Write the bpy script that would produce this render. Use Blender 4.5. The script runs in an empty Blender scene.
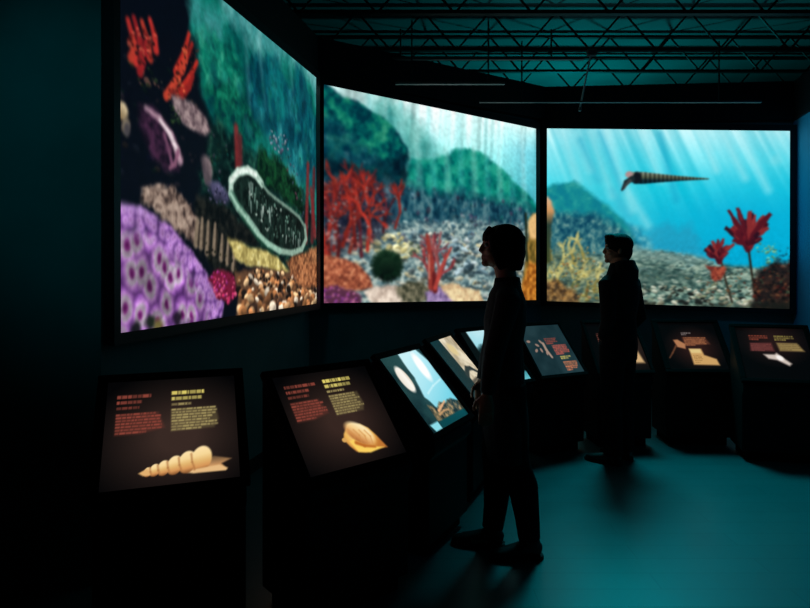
import bpy, bmesh, math, random
import numpy as np
from mathutils import Vector, Matrix

scene = bpy.context.scene
COL = scene.collection
R = math.radians

# ------------------------------------------------------------------ camera, world, light, exposure
cam_data = bpy.data.cameras.new('camera')
cam_data.sensor_width = 36.0
cam_data.lens = 610.0 / 810.0 * 36.0
cam_data.shift_y = -36.0 / 810.0
cam_data.clip_start = 0.05
cam = bpy.data.objects.new('camera', cam_data)
cam.location = (0, 0, 1.5)
cam.rotation_euler = (R(90), 0, 0)
COL.objects.link(cam)
scene.camera = cam

world = bpy.data.worlds.new('dark_hall')
world.use_nodes = True
world.node_tree.nodes['Background'].inputs[0].default_value = (0.0, 0.02, 0.025, 1)
world.node_tree.nodes['Background'].inputs[1].default_value = 0.05
scene.world = world

scene.view_settings.view_transform = 'Standard'
scene.view_settings.look = 'None'
scene.view_settings.gamma = 1.0
scene.view_settings.use_curve_mapping = False
scene.view_settings.exposure = 0.0

SCREEN_POWER = 1.0


def spot(name, loc, target, color, power, size_deg, blend=1.0, radius=0.12):
    d = bpy.data.lights.new(name, 'SPOT')
    d.energy = power
    d.color = color
    d.spot_size = R(size_deg)
    d.spot_blend = blend
    d.shadow_soft_size = radius
    o = bpy.data.objects.new(name, d)
    o.location = loc
    o.rotation_euler = (Vector(target) - Vector(loc)).to_track_quat('-Z', 'Y').to_euler()
    COL.objects.link(o)
    return o


spot('floor_fill_spot', (2.17, 6.24, 3.72), (2.15, 3.6, 0), (0.0, 0.64, 0.74), 900, 49, 1.0, 0.5)  # added lamp that makes the teal pool on the floor
spot('roof_fill_spot', (2.4, 9.0, 2.2), (2.4, 7.6, 4.6), (0.0, 0.62, 0.66), 190, 150)  # added unseen lamp, lifts the roof deck behind the trusses
spot('wall_fill_spot', (-1.75, 0.5, 3.4), (-1.56, 2.88, 2.1), (0.0, 0.60, 0.74), 34, 40)  # added unseen lamp for the teal glow on the near left wall
spot('blue_wall_fill_spot', (2.4, 4.2, 3.7), (4.1, 5.9, 2.2), (0.0, 0.45, 0.9), 60, 60)  # added unseen lamp that brightens the blue side wall


# ------------------------------------------------------------------ helpers
def mat(name, color, rough=0.7, spec=0.3, metal=0.0, noise=0.0, nscale=20.0, bump=0.0, bscale=150.0):
    m = bpy.data.materials.new(name)
    m.use_nodes = True
    nt = m.node_tree
    p = nt.nodes['Principled BSDF']
    p.inputs['Base Color'].default_value = (*color, 1)
    p.inputs['Roughness'].default_value = rough
    p.inputs['Specular IOR Level'].default_value = spec
    p.inputs['Metallic'].default_value = metal
    if noise or bump:
        tc = nt.nodes.new('ShaderNodeTexCoord')
    if noise:
        n = nt.nodes.new('ShaderNodeTexNoise')
        n.inputs['Scale'].default_value = nscale
        n.inputs['Detail'].default_value = 5
        nt.links.new(tc.outputs['Object'], n.inputs['Vector'])
        r = nt.nodes.new('ShaderNodeValToRGB')
        r.color_ramp.elements[0].position = 0.3
        r.color_ramp.elements[1].position = 0.7
        r.color_ramp.elements[0].color = (*[c * (1 - noise) for c in color], 1)
        r.color_ramp.elements[1].color = (*[min(1, c * (1 + noise)) for c in color], 1)
        nt.links.new(n.outputs['Fac'], r.inputs['Fac'])
        nt.links.new(r.outputs['Color'], p.inputs['Base Color'])
    if bump:
        n2 = nt.nodes.new('ShaderNodeTexNoise')
        n2.inputs['Scale'].default_value = bscale
        n2.inputs['Detail'].default_value = 3
        nt.links.new(tc.outputs['Object'], n2.inputs['Vector'])
        b = nt.nodes.new('ShaderNodeBump')
        b.inputs['Strength'].default_value = bump
        b.inputs['Distance'].default_value = 0.01
        nt.links.new(n2.outputs['Fac'], b.inputs['Height'])
        nt.links.new(b.outputs['Normal'], p.inputs['Normal'])
    return m


M_WALL = mat('dark_teal_wall_paint', (0.055, 0.15, 0.145), 0.75, 0.3, noise=0.12, nscale=3, bump=0.05)
M_BLUE = mat('blue_wall_paint', (0.03, 0.30, 0.50), 0.7, 0.3, noise=0.08, nscale=2, bump=0.05)
M_BLACK = mat('black_fascia_board', (0.006, 0.007, 0.008), 0.7, 0.2, noise=0.2, nscale=6)
M_FRAME = mat('black_satin_metal', (0.006, 0.006, 0.007), 0.45, 0.3, noise=0.1, nscale=30)
M_CONSOLE = mat('black_laminate', (0.004, 0.005, 0.005), 0.6, 0.12, noise=0.15, nscale=25)
M_BEZEL = mat('black_bezel_lacquer', (0.003, 0.004, 0.004), 0.8, 0.04, noise=0.1, nscale=25)
M_DECK = mat('teal_roof_deck', (0.10, 0.16, 0.16), 0.8, 0.2, noise=0.15, nscale=2)
M_STEEL = mat('black_painted_steel', (0.006, 0.008, 0.008), 0.5, 0.3, noise=0.15, nscale=30)
M_GREY = mat('grey_painted_rail', (0.07, 0.075, 0.075), 0.5, 0.3, noise=0.1, nscale=20)
M_PALE = mat('pale_cable_sheath', (0.4, 0.42, 0.42), 0.5, 0.4, noise=0.1, nscale=40)
M_SKIN = mat('skin', (0.42, 0.20, 0.12), 0.5, 0.4, noise=0.06, nscale=30)
M_HAIR = mat('dark_hair', (0.006, 0.005, 0.005), 0.75, 0.1, noise=0.3, nscale=60, bump=0.3, bscale=200)
M_JACKET = mat('charcoal_wool', (0.03, 0.03, 0.031), 0.9, 0.1, noise=0.2, nscale=60, bump=0.2, bscale=400)
M_TROUSER = mat('black_cotton', (0.006, 0.006, 0.008), 0.9, 0.1, noise=0.2, nscale=60, bump=0.2, bscale=400)
M_HOOD = mat('black_jersey', (0.008, 0.008, 0.010), 0.9, 0.1, noise=0.2, nscale=60, bump=0.2, bscale=400)
M_SHOE = mat('black_leather', (0.006, 0.006, 0.006), 0.4, 0.35, noise=0.15, nscale=40)
M_SOLE = mat('black_rubber', (0.008, 0.008, 0.008), 0.8, 0.2, noise=0.15, nscale=40)
M_EYE = mat('eye_white', (0.3, 0.28, 0.26), 0.5, 0.2, noise=0.05)

# glossy dark floor: procedural sealed sheet flooring with faint board seams
M_FLOOR = mat('sealed_floor', (0.02, 0.085, 0.09), 0.34, 0.5)
nt = M_FLOOR.node_tree
pb = nt.nodes['Principled BSDF']
tc = nt.nodes.new('ShaderNodeTexCoord')
br = nt.nodes.new('ShaderNodeTexBrick')
br.inputs['Scale'].default_value = 1.0
br.inputs['Mortar Size'].default_value = 0.004
br.inputs['Brick Width'].default_value = 1.2
br.inputs['Row Height'].default_value = 0.15
br.inputs['Color1'].default_value = (0.02, 0.085, 0.09, 1)
br.inputs['Color2'].default_value = (0.018, 0.078, 0.083, 1)
br.inputs['Mortar'].default_value = (0.012, 0.06, 0.065, 1)
nt.links.new(tc.outputs['Object'], br.inputs['Vector'])
nt.links.new(br.outputs['Color'], pb.inputs['Base Color'])
fn = nt.nodes.new('ShaderNodeTexNoise')
fn.inputs['Scale'].default_value = 5
nt.links.new(tc.outputs['Object'], fn.inputs['Vector'])
mr = nt.nodes.new('ShaderNodeMapRange')
mr.inputs['To Min'].default_value = 0.30
mr.inputs['To Max'].default_value = 0.42
nt.links.new(fn.outputs['Fac'], mr.inputs['Value'])
nt.links.new(mr.outputs['Result'], pb.inputs['Roughness'])


def link_mesh(name, bm, m, parent=None, smooth=False):
    bmesh.ops.recalc_face_normals(bm, faces=bm.faces[:])
    me = bpy.data.meshes.new(name)
    bm.to_mesh(me)
    bm.free()
    if smooth:
        for p in me.polygons:
            p.use_smooth = True
    me.materials.append(m)
    o = bpy.data.objects.new(name, me)
    COL.objects.link(o)
    if parent:
        o.parent = parent
    return o


def tag(o, label, cat, group=None, kind=None):
    o['label'] = label
    if cat:
        o['category'] = cat
    if group:
        o['group'] = group
    if kind:
        o['kind'] = kind
    return o


def thing(name, label, cat, loc=(0, 0, 0), rz=0.0, group=None):
    o = bpy.data.objects.new(name, None)
    o.empty_display_size = 0.1
    o.location = loc
    o.rotation_euler = (0, 0, rz)
    COL.objects.link(o)
    return tag(o, label, cat, group)


def box(bm, lo, hi, M=None):
    x0, y0, z0 = lo
    x1, y1, z1 = hi
    vs = [bm.verts.new(Vector(c)) for c in
          [(x0, y0, z0), (x1, y0, z0), (x1, y1, z0), (x0, y1, z0), (x0, y0, z1), (x1, y0, z1), (x1, y1, z1), (x0, y1, z1)]]
    for f in [(0, 3, 2, 1), (4, 5, 6, 7), (0, 1, 5, 4), (1, 2, 6, 5), (2, 3, 7, 6), (3, 0, 4, 7)]:
        bm.faces.new([vs[i] for i in f])
    if M is not None:
        for v in vs:
            v.co = M @ v.co
    return vs


def bar(bm, a, b, r, seg=8):
    a, b = Vector(a), Vector(b)
    d = (b - a).normalized()
    s = d.orthogonal().normalized()
    t = d.cross(s)
    rings = []
    for c in (a, b):
        rings.append([bm.verts.new(c + (s * math.cos(2 * math.pi * i / seg) + t * math.sin(2 * math.pi * i / seg)) * r) for i in range(seg)])
    for i in range(seg):
        j = (i + 1) % seg
        bm.faces.new((rings[0][i], rings[0][j], rings[1][j], rings[1][i]))
    bm.faces.new(rings[0][::-1])
    bm.faces.new(rings[1])


def prism(bm, prof, x0, x1):
    """extrude a (y, z) outline from x0 to x1"""
    a = [bm.verts.new((x0, y, z)) for y, z in prof]
    b = [bm.verts.new((x1, y, z)) for y, z in prof]
    n = len(prof)
    for i in range(n):
        j = (i + 1) % n
        bm.faces.new((a[i], a[j], b[j], b[i]))
    bm.faces.new(a[::-1])
    bm.faces.new(b)


def soften(o, w=0.006, seg=2):
    md = o.modifiers.new('edge', 'BEVEL')
    md.width = w
    md.segments = seg
    md.limit_method = 'ANGLE'
    return o


# ------------------------------------------------------------------ the room
def wall(name, a, b, z0, z1, m, thick=0.12, inside=1):
    """vertical board whose room face runs from a to b; thickness goes away from the room"""
    a2, b2 = Vector((a[0], a[1], 0)), Vector((b[0], b[1], 0))
    d = (b2 - a2).normalized()
    n = Vector((-d.y, d.x, 0)) * thick * inside
    bm = bmesh.new()
    vs = []
    for z in (z0, z1):
        for p in (a2, b2, b2 + n, a2 + n):
            vs.append(bm.verts.new((p.x, p.y, z)))
    for f in [(0, 3, 2, 1), (4, 5, 6, 7), (0, 1, 5, 4), (1, 2, 6, 5), (2, 3, 7, 6), (3, 0, 4, 7)]:
        bm.faces.new([vs[i] for i in f])
    o = link_mesh(name, bm, m)
    o['kind'] = 'structure'
    return o


TOP = 3.58
W0, W1, W2, W3, W4 = (-4.6, 2.60), (-1.46, 2.93), (-0.88, 5.60), (1.60, 7.17), (4.425, 6.95)
WB = (2.75, -0.6)
WC = (2.75, -3.2)
WD = (-4.6, -3.2)
bm = bmesh.new()
box(bm, (-6, -3.6, -0.12), (8.5, 14.0, 0.0))
o = link_mesh('floor', bm, M_FLOOR)
tag(o, 'glossy dark floor catching the teal glow of the screens', None, kind='structure')
bm = bmesh.new()
box(bm, (-6, -3.6, 4.32), (8.5, 14.0, 4.44))
o = link_mesh('ceiling', bm, M_DECK)
tag(o, 'dim teal roof deck above the zigzag trusses', None, kind='structure')
o = wall('wall_near_left', W0, W1, 0, TOP, M_WALL)
o['label'] = 'dark teal wall to the left of the coral screen'
o = wall('wall_left', W1, W2, 0, TOP, M_WALL)
o['label'] = 'dark teal wall behind the coral screen'
o = wall('wall_back', W2, W3, 0, TOP, M_WALL)
o['label'] = 'dark teal wall behind the middle screen'
o = wall('wall_far', W3, W4, 0, TOP, M_WALL)
o['label'] = 'dark teal wall behind the blue water screen'
o = wall('wall_right', W4, WB, 0, TOP, M_BLUE)
o['label'] = 'blue side wall right of the blue water screen'
for a, b in ((WB, WC), (WC, WD), (WD, W0)):
    wall('wall_rear', a, b, 0, 4.32, M_WALL)
wall('wall_hall', (8.4, 13.9), (-5.9, 13.9), 0, 4.32, M_WALL, inside=-1)


def corner_off(a, b, dist):
    a, b = Vector((*a, 0)), Vector((*b, 0))
    d = (b - a).normalized()
    n = Vector((d.y, -d.x, 0))
    return a + n * dist, b + n * dist


# black fascia boards above the screens, standing a little proud of the walls
for name, a, b, z0, z1, dp in (('trim_fascia_left', W1, W2, 3.25, TOP + 0.02, 0.10), ('trim_fascia_back', W2, W3, 3.23, TOP + 0.02, 0.10),
                               ('trim_fascia_far', W3, W4, 3.17, TOP + 0.02, 0.10)):
    p, q = corner_off(a, b, dp)
    o = wall(name, p, q, z0, z1, M_BLACK, thick=dp)
p, q = corner_off(W4, WB, 0.03)
wall('trim_fascia_right', p, q, 3.17, TOP + 0.02, M_BLACK, thick=0.03)
for name, a, b in (('baseboard_left', W1, W2), ('baseboard_back', W2, W3), ('baseboard_far', W3, W4)):
    p, q = corner_off(a, b, 0.015)
    wall(name, p, q, 0, 0.1, M_BLACK, thick=0.015)


# ------------------------------------------------------------------ painting pictures, procedurally, in centimetres of the picture plane
def hsh(ix, iy, seed):
    h = (ix.astype(np.int64) * 374761393 + iy.astype(np.int64) * 668265263 + seed * 974634539) & 0x7fffffff
    h = ((h ^ (h >> 13)) * 1274126177) & 0x7fffffff
    h = h ^ (h >> 16)
    return (h & 0xffff) / 65535.0


def vnoise(X, Y, seed):
    ix, iy = np.floor(X), np.floor(Y)
    fx, fy = X - ix, Y - iy
    fx = fx * fx * (3 - 2 * fx)
    fy = fy * fy * (3 - 2 * fy)
    a, b, c, d = hsh(ix, iy, seed), hsh(ix + 1, iy, seed), hsh(ix, iy + 1, seed), hsh(ix + 1, iy + 1, seed)
    return (a * (1 - fx) + b * fx) * (1 - fy) + (c * (1 - fx) + d * fx) * fy


def fbm(X, Y, size, seed=0, octv=4, sy=1.0):
    s, amp, tot = 0, 1.0, 0
    for k in range(octv):
        s = s + amp * vnoise(X / size * 2 ** k, Y / (size * sy) * 2 ** k, seed + k * 17)
        tot += amp
        amp *= 0.55
    return s / tot


def worley(X, Y, size, seed=0, jit=0.9):
    gx, gy = X / size, Y / size
    ix, iy = np.floor(gx), np.floor(gy)
    f1 = np.full(X.shape, 9.0)
    f2 = np.full(X.shape, 9.0)
    cid = np.zeros(X.shape)
    for dx in (-1, 0, 1):
        for dy in (-1, 0, 1):
            px = ix + dx + 0.5 + (hsh(ix + dx, iy + dy, seed) - 0.5) * jit
            py = iy + dy + 0.5 + (hsh(ix + dx, iy + dy, seed + 5) - 0.5) * jit
            d = np.hypot(gx - px, gy - py)
            idv = hsh(ix + dx, iy + dy, seed + 9)
            nearer = d < f1
            f2 = np.where(nearer, f1, np.minimum(f2, d))
            cid = np.where(nearer, idv, cid)
            f1 = np.where(nearer, d, f1)
    return f1, f2, cid


def ramp(t, stops):
    """stops: [(pos, (r, g, b))]"""
    xs = [s[0] for s in stops]
    return np.stack([np.interp(t, xs, [s[1][k] for s in stops]) for k in range(3)], -1)


class Canvas:
    def __init__(self, w_cm, h_cm, w, h, base=(0, 0, 0)):
        self.w_cm, self.h_cm = w_cm, h_cm
        self.w, self.h = w, h
        x = np.linspace(0, w_cm, w)
        y = np.linspace(0, h_cm, h)
        self.X, self.Y = np.meshgrid(x, y)
        self.C = np.zeros((h, w, 3)) + np.array(base, float)

    def win(self, x0, y0, x1, y1):
        i0 = max(0, int(math.floor(x0 / self.w_cm * (self.w - 1))))
        i1 = min(self.w, int(math.ceil(x1 / self.w_cm * (self.w - 1))) + 1)
        j0 = max(0, int(math.floor(y0 / self.h_cm * (self.h - 1))))
        j1 = min(self.h, int(math.ceil(y1 / self.h_cm * (self.h - 1))) + 1)
        if i1 <= i0 or j1 <= j0:
            return None
        return slice(j0, j1), slice(i0, i1)

    def put(self, w, mask, col, alpha=1.0):
        if callable(col):
            col = col(self.X[w], self.Y[w])
        m = (np.clip(mask, 0, 1) * alpha)[..., None]
        self.C[w] = self.C[w] * (1 - m) + np.asarray(col, float) * m

    def all(self, col, mask=1.0, alpha=1.0):
        w = (slice(0, self.h), slice(0, self.w))
        self.put(w, np.zeros((self.h, self.w)) + (mask(self.X, self.Y) if callable(mask) else mask), col, alpha)

    def poly(self, pts, col, soft=1.5, warp=0.0, wsize=8.0, seed=1, alpha=1.0):
        p = np.array(pts, float)
        pad = soft + warp
        w = self.win(p[:, 0].min() - pad, p[:, 1].min() - pad, p[:, 0].max() + pad, p[:, 1].max() + pad)
        if w is None:
            return
        X, Y = self.X[w], self.Y[w]
        if warp:
            X0 = X
            X = X + (fbm(X, Y, wsize, seed) - 0.5) * 2 * warp
            Y = Y + (fbm(X0, Y, wsize, seed + 50) - 0.5) * 2 * warp
        d = np.full(X.shape, 1e9)
        ins = np.zeros(X.shape, bool)
        n = len(p)
        for i in range(n):
            (ax, ay), (bx, by) = p[i], p[(i + 1) % n]
            ex, ey = bx - ax, by - ay
            t = np.clip(((X - ax) * ex + (Y - ay) * ey) / (ex * ex + ey * ey + 1e-9), 0, 1)
            d = np.minimum(d, np.hypot(X - ax - t * ex, Y - ay - t * ey))
            cr = ((ay > Y) != (by > Y)) & (X < (bx - ax) * (Y - ay) / (by - ay + 1e-12) + ax)
            ins ^= cr
        sd = np.where(ins, -d, d)
        self.put(w, np.clip(0.5 - sd / soft, 0, 1), col, alpha)

    def ell(self, c, rx, ry, rot, col, soft=0.15, warp=0.0, wsize=6.0, seed=1, alpha=1.0):
        r = max(rx, ry) * (1 + soft) + warp
        w = self.win(c[0] - r, c[1] - r, c[0] + r, c[1] + r)
        if w is None:
            return
        X, Y = self.X[w] - c[0], self.Y[w] - c[1]
        if warp:
            X0 = X
            X = X + (fbm(self.X[w], self.Y[w], wsize, seed) - 0.5) * 2 * warp
            Y = Y + (fbm(self.X[w], self.Y[w], wsize, seed + 50) - 0.5) * 2 * warp
        ca, sa = math.cos(rot), math.sin(rot)
        u, v = X * ca + Y * sa, -X * sa + Y * ca
        q = np.hypot(u / rx, v / ry)
        if callable(col):
            cc = col(u / rx, v / ry)
        else:
            cc = col
        self.put(w, np.clip((1 + soft / 2 - q) / soft, 0, 1), cc, alpha)

    def stroke(self, pts, w0, w1, col, soft=0.8, alpha=1.0):
        pts = [np.array(p, float) for p in pts]
        n = len(pts) - 1
        for i in range(n):
            a, b = pts[i], pts[i + 1]
            r0, r1 = w0 + (w1 - w0) * i / n, w0 + (w1 - w0) * (i + 1) / n
            r = max(r0, r1) + soft
            w = self.win(min(a[0], b[0]) - r, min(a[1], b[1]) - r, max(a[0], b[0]) + r, max(a[1], b[1]) + r)
            if w is None:
                continue
            X, Y = self.X[w], self.Y[w]
            e = b - a
            t = np.clip(((X - a[0]) * e[0] + (Y - a[1]) * e[1]) / (e @ e + 1e-9), 0, 1)
            d = np.hypot(X - a[0] - t * e[0], Y - a[1] - t * e[1]) - (r0 + (r1 - r0) * t)
            self.put(w, np.clip(0.5 - d / soft, 0, 1), col, alpha)

    def scatter(self, pts, n, smin, smax, pal, seed, shade=0.45, flat=0.7, alpha=1.0, soft=0.35, rotr=0.6):
        rnd = random.Random(seed)
        p = np.array(pts, float)
        x0, y0, x1, y1 = p[:, 0].min(), p[:, 1].min(), p[:, 0].max(), p[:, 1].max()
        out = []
        tries = 0
        while len(out) < n and tries < n * 30:
            tries += 1
            x, y = rnd.uniform(x0, x1), rnd.uniform(y0, y1)
            ins = False
            for i in range(len(p)):
                (ax, ay), (bx, by) = p[i], p[(i + 1) % len(p)]
                if (ay > y) != (by > y) and x < (bx - ax) * (y - ay) / (by - ay + 1e-12) + ax:
                    ins = not ins
            if ins:
                out.append((x, y))
        out.sort(key=lambda q: q[1])
        for x, y in out:
            k = (y - y0) / max(1e-6, y1 - y0)
            s = rnd.uniform(smin, smax) * (0.6 + 0.6 * k)
            c = np.array(rnd.choice(pal), float) * rnd.uniform(0.75, 1.15)
            self.ell((x, y), s, s * rnd.uniform(flat * 0.7, flat * 1.2), rnd.uniform(-rotr, rotr),
                     (lambda u, v, c=c: c * (1 - shade * np.clip(v * 0.8 + 0.3 * u + 0.1, -0.35, 1.0))[..., None]) if shade else c,
                     soft=soft, alpha=alpha)

    def branch(self, base, ang, length, width, col, seed, depth=4, spread=0.55, soft=0.8, tip=None):
        rnd = random.Random(seed)

        def go(x, y, a, l, w, dep):
            x1, y1 = x + math.cos(a) * l * 0.5, y + math.sin(a) * l * 0.5
            a2 = a + rnd.uniform(-0.3, 0.3)
            x2, y2 = x1 + math.cos(a2) * l * 0.5, y1 + math.sin(a2) * l * 0.5
            cc = np.array(col, float) * rnd.uniform(0.7, 1.2)
            if tip is not None and dep <= 1:
                cc = np.array(tip, float) * rnd.uniform(0.8, 1.15)
            self.stroke([(x, y), (x1, y1), (x2, y2)], w, w * 0.75, cc, soft)
            if dep > 0:
                for k in range(rnd.choice((2, 2, 3))):
                    go(x2, y2, a2 + rnd.uniform(-spread, spread) * 1.4, l * rnd.uniform(0.6, 0.85), w * 0.75, dep - 1)
        go(base[0], base[1], ang, length, width, depth)

    def grain(self, amt, size, seed, mask=None):
        n = (fbm(self.X, self.Y, size, seed, 3) - 0.5) * 2 * amt
        if mask is not None:
            n = n * mask(self.X, self.Y)
        self.C *= (1 + n)[..., None]

    def soften(self, cm):
        """the soft focus of the projector: a small gaussian blur"""
        for ax, res in ((0, (self.h - 1) / self.h_cm), (1, (self.w - 1) / self.w_cm)):
            s = cm * res
            n = max(1, int(math.ceil(2.5 * s)))
            k = np.exp(-0.5 * (np.arange(-n, n + 1) / s) ** 2)
            k /= k.sum()
            pad = [(0, 0)] * 3
            pad[ax] = (n, n)
            A = np.pad(self.C, pad, mode='edge')
            L = self.C.shape[ax]
            self.C = sum(kk * (A[i:i + L] if ax == 0 else A[:, i:i + L]) for i, kk in enumerate(k))

    def linear(self):
        s = np.clip(self.C / 255.0, 0, 1)
        return np.where(s <= 0.04045, s / 12.92, ((s + 0.055) / 1.055) ** 2.4)


def picture_mesh(name, corners, cv, m, parent, offset=None):
    """a flat lit panel: a fine grid between four corners (tl, tr, br, bl) carrying the picture as a colour per point"""
    h, w = cv.h, cv.w
    tl, tr, br_, bl = [np.array(c, float) for c in corners]
    u = np.linspace(0, 1, w)[None, :, None]
    v = np.linspace(0, 1, h)[:, None, None]
    P = (tl * (1 - u) + tr * u) * (1 - v) + (bl * (1 - u) + br_ * u) * v
    me = bpy.data.meshes.new(name)
    me.vertices.add(w * h)
    me.vertices.foreach_set('co', P.reshape(-1).astype(np.float32))
    idx = np.arange(w * h).reshape(h, w)
    q = np.stack([idx[1:, :-1], idx[1:, 1:], idx[:-1, 1:], idx[:-1, :-1]], -1).reshape(-1)
    nf = (w - 1) * (h - 1)
    me.loops.add(nf * 4)
    me.loops.foreach_set('vertex_index', q.astype(np.int32))
    me.polygons.add(nf)
    me.polygons.foreach_set('loop_start', (np.arange(nf) * 4).astype(np.int32))
    me.update(calc_edges=True)
    at = me.color_attributes.new('picture', 'FLOAT_COLOR', 'POINT')
    rgba = np.ones((h * w, 4), np.float32)
    rgba[:, :3] = cv.linear().reshape(-1, 3)
    at.data.foreach_set('color', rgba.reshape(-1))
    me.materials.append(m)
    o = bpy.data.objects.new(name, me)
    COL.objects.link(o)
    if parent:
        o.parent = parent
    return o


def picture_mat(name, power, rough, spec):
    m = bpy.data.materials.new(name)
    m.use_nodes = True
    n = m.node_tree
    p = n.nodes['Principled BSDF']
    p.inputs['Base Color'].default_value = (0.004, 0.005, 0.005, 1)
    p.inputs['Roughness'].default_value = rough
    p.inputs['Specular IOR Level'].default_value = spec
    a = n.nodes.new('ShaderNodeAttribute')
    a.attribute_name = 'picture'
    n.links.new(a.outputs['Color'], p.inputs['Emission Color'])
    p.inputs['Emission Strength'].default_value = power
    return m


M_SCREEN = picture_mat('projection_picture', SCREEN_POWER, 0.6, 0.1)
M_PANEL = picture_mat('backlit_print_under_glass', 1.0, 0.2, 0.25)

def paint_left():
    c = Canvas(268, 200, 330, 400, (5, 10, 20))
    # green water and cliffs behind
    water = lambda X, Y: ramp(fbm(X, Y, 30, 3, 4, 1.6), [(0.25, (0, 42, 48)), (0.45, (2, 78, 76)), (0.6, (14, 112, 100)), (0.8, (60, 140, 140))])
    c.poly([(59.9,-35.0),(306.8,-169.3),(304.4,198.6),(242.8,153.4),(198.2,127.4),(156.8,109.3),(128.7,96.0),(106.5,90.0),(88.7,82.9),(77.0,68.8),(68.1,53.6),(61.7,38.4)], water, soft=8, warp=6, wsize=14)
    c.poly([(68.5,-36.8),(157.8,-84.6),(306.0,-46.4),(305.6,10.3),(243.7,5.8),(202.8,3.6),(174.5,6.7),(157.2,18.1),(144.3,15.3),(123.4,10.3),(104.2,8.4)], lambda X, Y: ramp(fbm(X, Y, 18, 8, 3, 2.5), [(0.3, (60, 140, 140)), (0.7, (150, 205, 205))]), soft=14, warp=5, alpha=0.85)
    c.poly([(68.2,33.2),(90.2,22.3),(116.3,24.7),(129.0,37.9),(123.1,57.0),(102.6,69.8),(81.7,66.4),(72.6,52.3)], lambda X, Y: ramp(fbm(X, Y, 9, 12, 4), [(0.3, (0, 60, 58)), (0.55, (6, 112, 88)), (0.75, (50, 150, 120))]), soft=10, warp=6, alpha=0.8)
    c.poly([(132.0,37.8),(147.5,19.2),(167.4,17.8),(196.8,22.6),(230.0,25.5),(267.8,35.9),(267.4,99.6),(229.6,95.9),(188.8,78.4),(157.0,69.8),(137.9,60.1)], lambda X, Y: ramp(fbm(X, Y, 10, 22, 4, 1.5), [(0.3, (0, 46, 66)), (0.55, (8, 88, 104)), (0.75, (40, 132, 140))]), soft=9, warp=6, alpha=0.8)
    for k, (x0, y0, x1, y1) in enumerate(((258, 40, 266, 110), (272, 56, 281, 130), (290, 66, 297, 120), (302, 80, 307, 150), (246, 40, 250, 110))):
        c.stroke([(q) for q in ([(150.7,7.5),(163.8,53.8)], [(174.5,11.1),(190.8,62.7)], [(208.9,8.0),(223.3,47.7)], [(234.5,11.8),(245.7,68.2)], [(132.1,14.0),(137.9,60.1)])[k]], 3.5, 1.5, (120, 190, 190), 4, 0.22)
    c.poly([(221.4,0.9),(236.8,4.4),(253.1,20.3),(257.8,46.9),(241.1,60.6),(225.5,48.8),(214.9,27.1)], lambda X, Y: ramp(fbm(X, Y, 8, 24, 3, 2), [(0.3, (0, 44, 66)), (0.7, (4, 92, 100))]), soft=7, warp=4, alpha=0.85)
    c.poly([(164.0,11.6),(181.7,8.8),(196.8,19.5),(204.6,44.0),(188.9,61.6),(170.7,49.2),(160.5,33.0)], lambda X, Y: ramp(fbm(X, Y, 8, 25, 3, 2), [(0.3, (0, 70, 84)), (0.7, (10, 122, 118))]), soft=8, warp=4, alpha=0.7)
    c.poly([(77.1,59.3),(98.9,50.6),(123.2,50.3),(141.0,60.7),(156.9,74.1),(137.8,84.9),(111.9,80.6),(88.8,76.8)], lambda X, Y: ramp(fbm(X, Y, 6, 26, 4), [(0.3, (0, 34, 44)), (0.55, (2, 78, 62)), (0.8, (20, 120, 90))]), soft=9, warp=6, alpha=0.8)
    c.scatter([(72.6,34.6),(138.1,15.3),(253.1,23.7),(262.5,82.7),(156.9,84.2),(84.0,73.1)], 90, 1.5, 5, [(0, 90, 80), (0, 60, 66), (40, 150, 140), (10, 110, 96), (0, 44, 56)], 47, alpha=0.35, shade=0, flat=1.2, soft=0.9)
    # dim weedy slope under the cliffs
    c.poly([(78.1,74.5),(106.5,80.4),(137.8,87.6),(179.5,87.6),(229.5,104.1),(267.2,121.7),(266.9,179.2),(188.3,174.0),(115.6,160.3),(83.7,142.8),(70.0,117.3)], lambda X, Y: ramp(fbm(X, Y, 6, 31, 4), [(0.3, (2, 14, 16)), (0.55, (8, 38, 34)), (0.8, (38, 84, 66))]), soft=9, warp=7, alpha=0.9)
    c.poly([(156.9,84.2),(188.8,84.5),(225.2,100.6),(238.4,124.1),(208.2,118.6),(170.4,111.2),(145.5,103.7)], lambda X, Y: ramp(fbm(X, Y, 5, 37, 4), [(0.3, (0, 22, 14)), (0.7, (16, 70, 38))]), soft=6, warp=6)
    c.scatter([(170.6,68.4),(257.6,74.7),(267.1,143.8),(229.4,133.1),(198.3,100.1),(170.5,89.1)], 50, 1.2, 3, [(60, 70, 90), (90, 110, 120), (40, 90, 80), (110, 60, 80), (20, 60, 60)], 5, alpha=0.6)
    c.scatter([(72.5,69.9),(90.0,83.9),(130.2,95.7),(156.7,112.8),(115.8,124.3),(77.9,122.3)], 60, 1, 2.6, [(16, 40, 30), (30, 60, 44), (60, 60, 70), (8, 24, 26), (10, 70, 60)], 6, alpha=0.7)
    # dark hollow
    c.poly([(-0.9,55.3),(32.5,43.3),(68.2,36.1),(72.5,67.0),(86.3,81.6),(78.0,104.3),(61.4,124.2),(23.3,128.8),(-1.2,136.5)], (6, 10, 20), soft=8, warp=6)
    c.scatter([(-1.0,62.5),(32.4,51.2),(72.5,64.1),(78.0,98.4),(46.2,126.0),(-1.2,126.9)], 70, 1.0, 3.0, [(18, 24, 34), (10, 26, 22), (34, 30, 36), (8, 10, 26), (40, 34, 30)], 7, alpha=0.6)
    c.scatter([(5.8,68.5),(23.6,66.0),(43.5,65.4),(49.3,73.7),(32.3,76.0),(15.2,76.6)], 26, 0.8, 2.2, [(40, 56, 34), (70, 70, 60), (90, 60, 54), (30, 40, 26)], 8, alpha=0.8)
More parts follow.
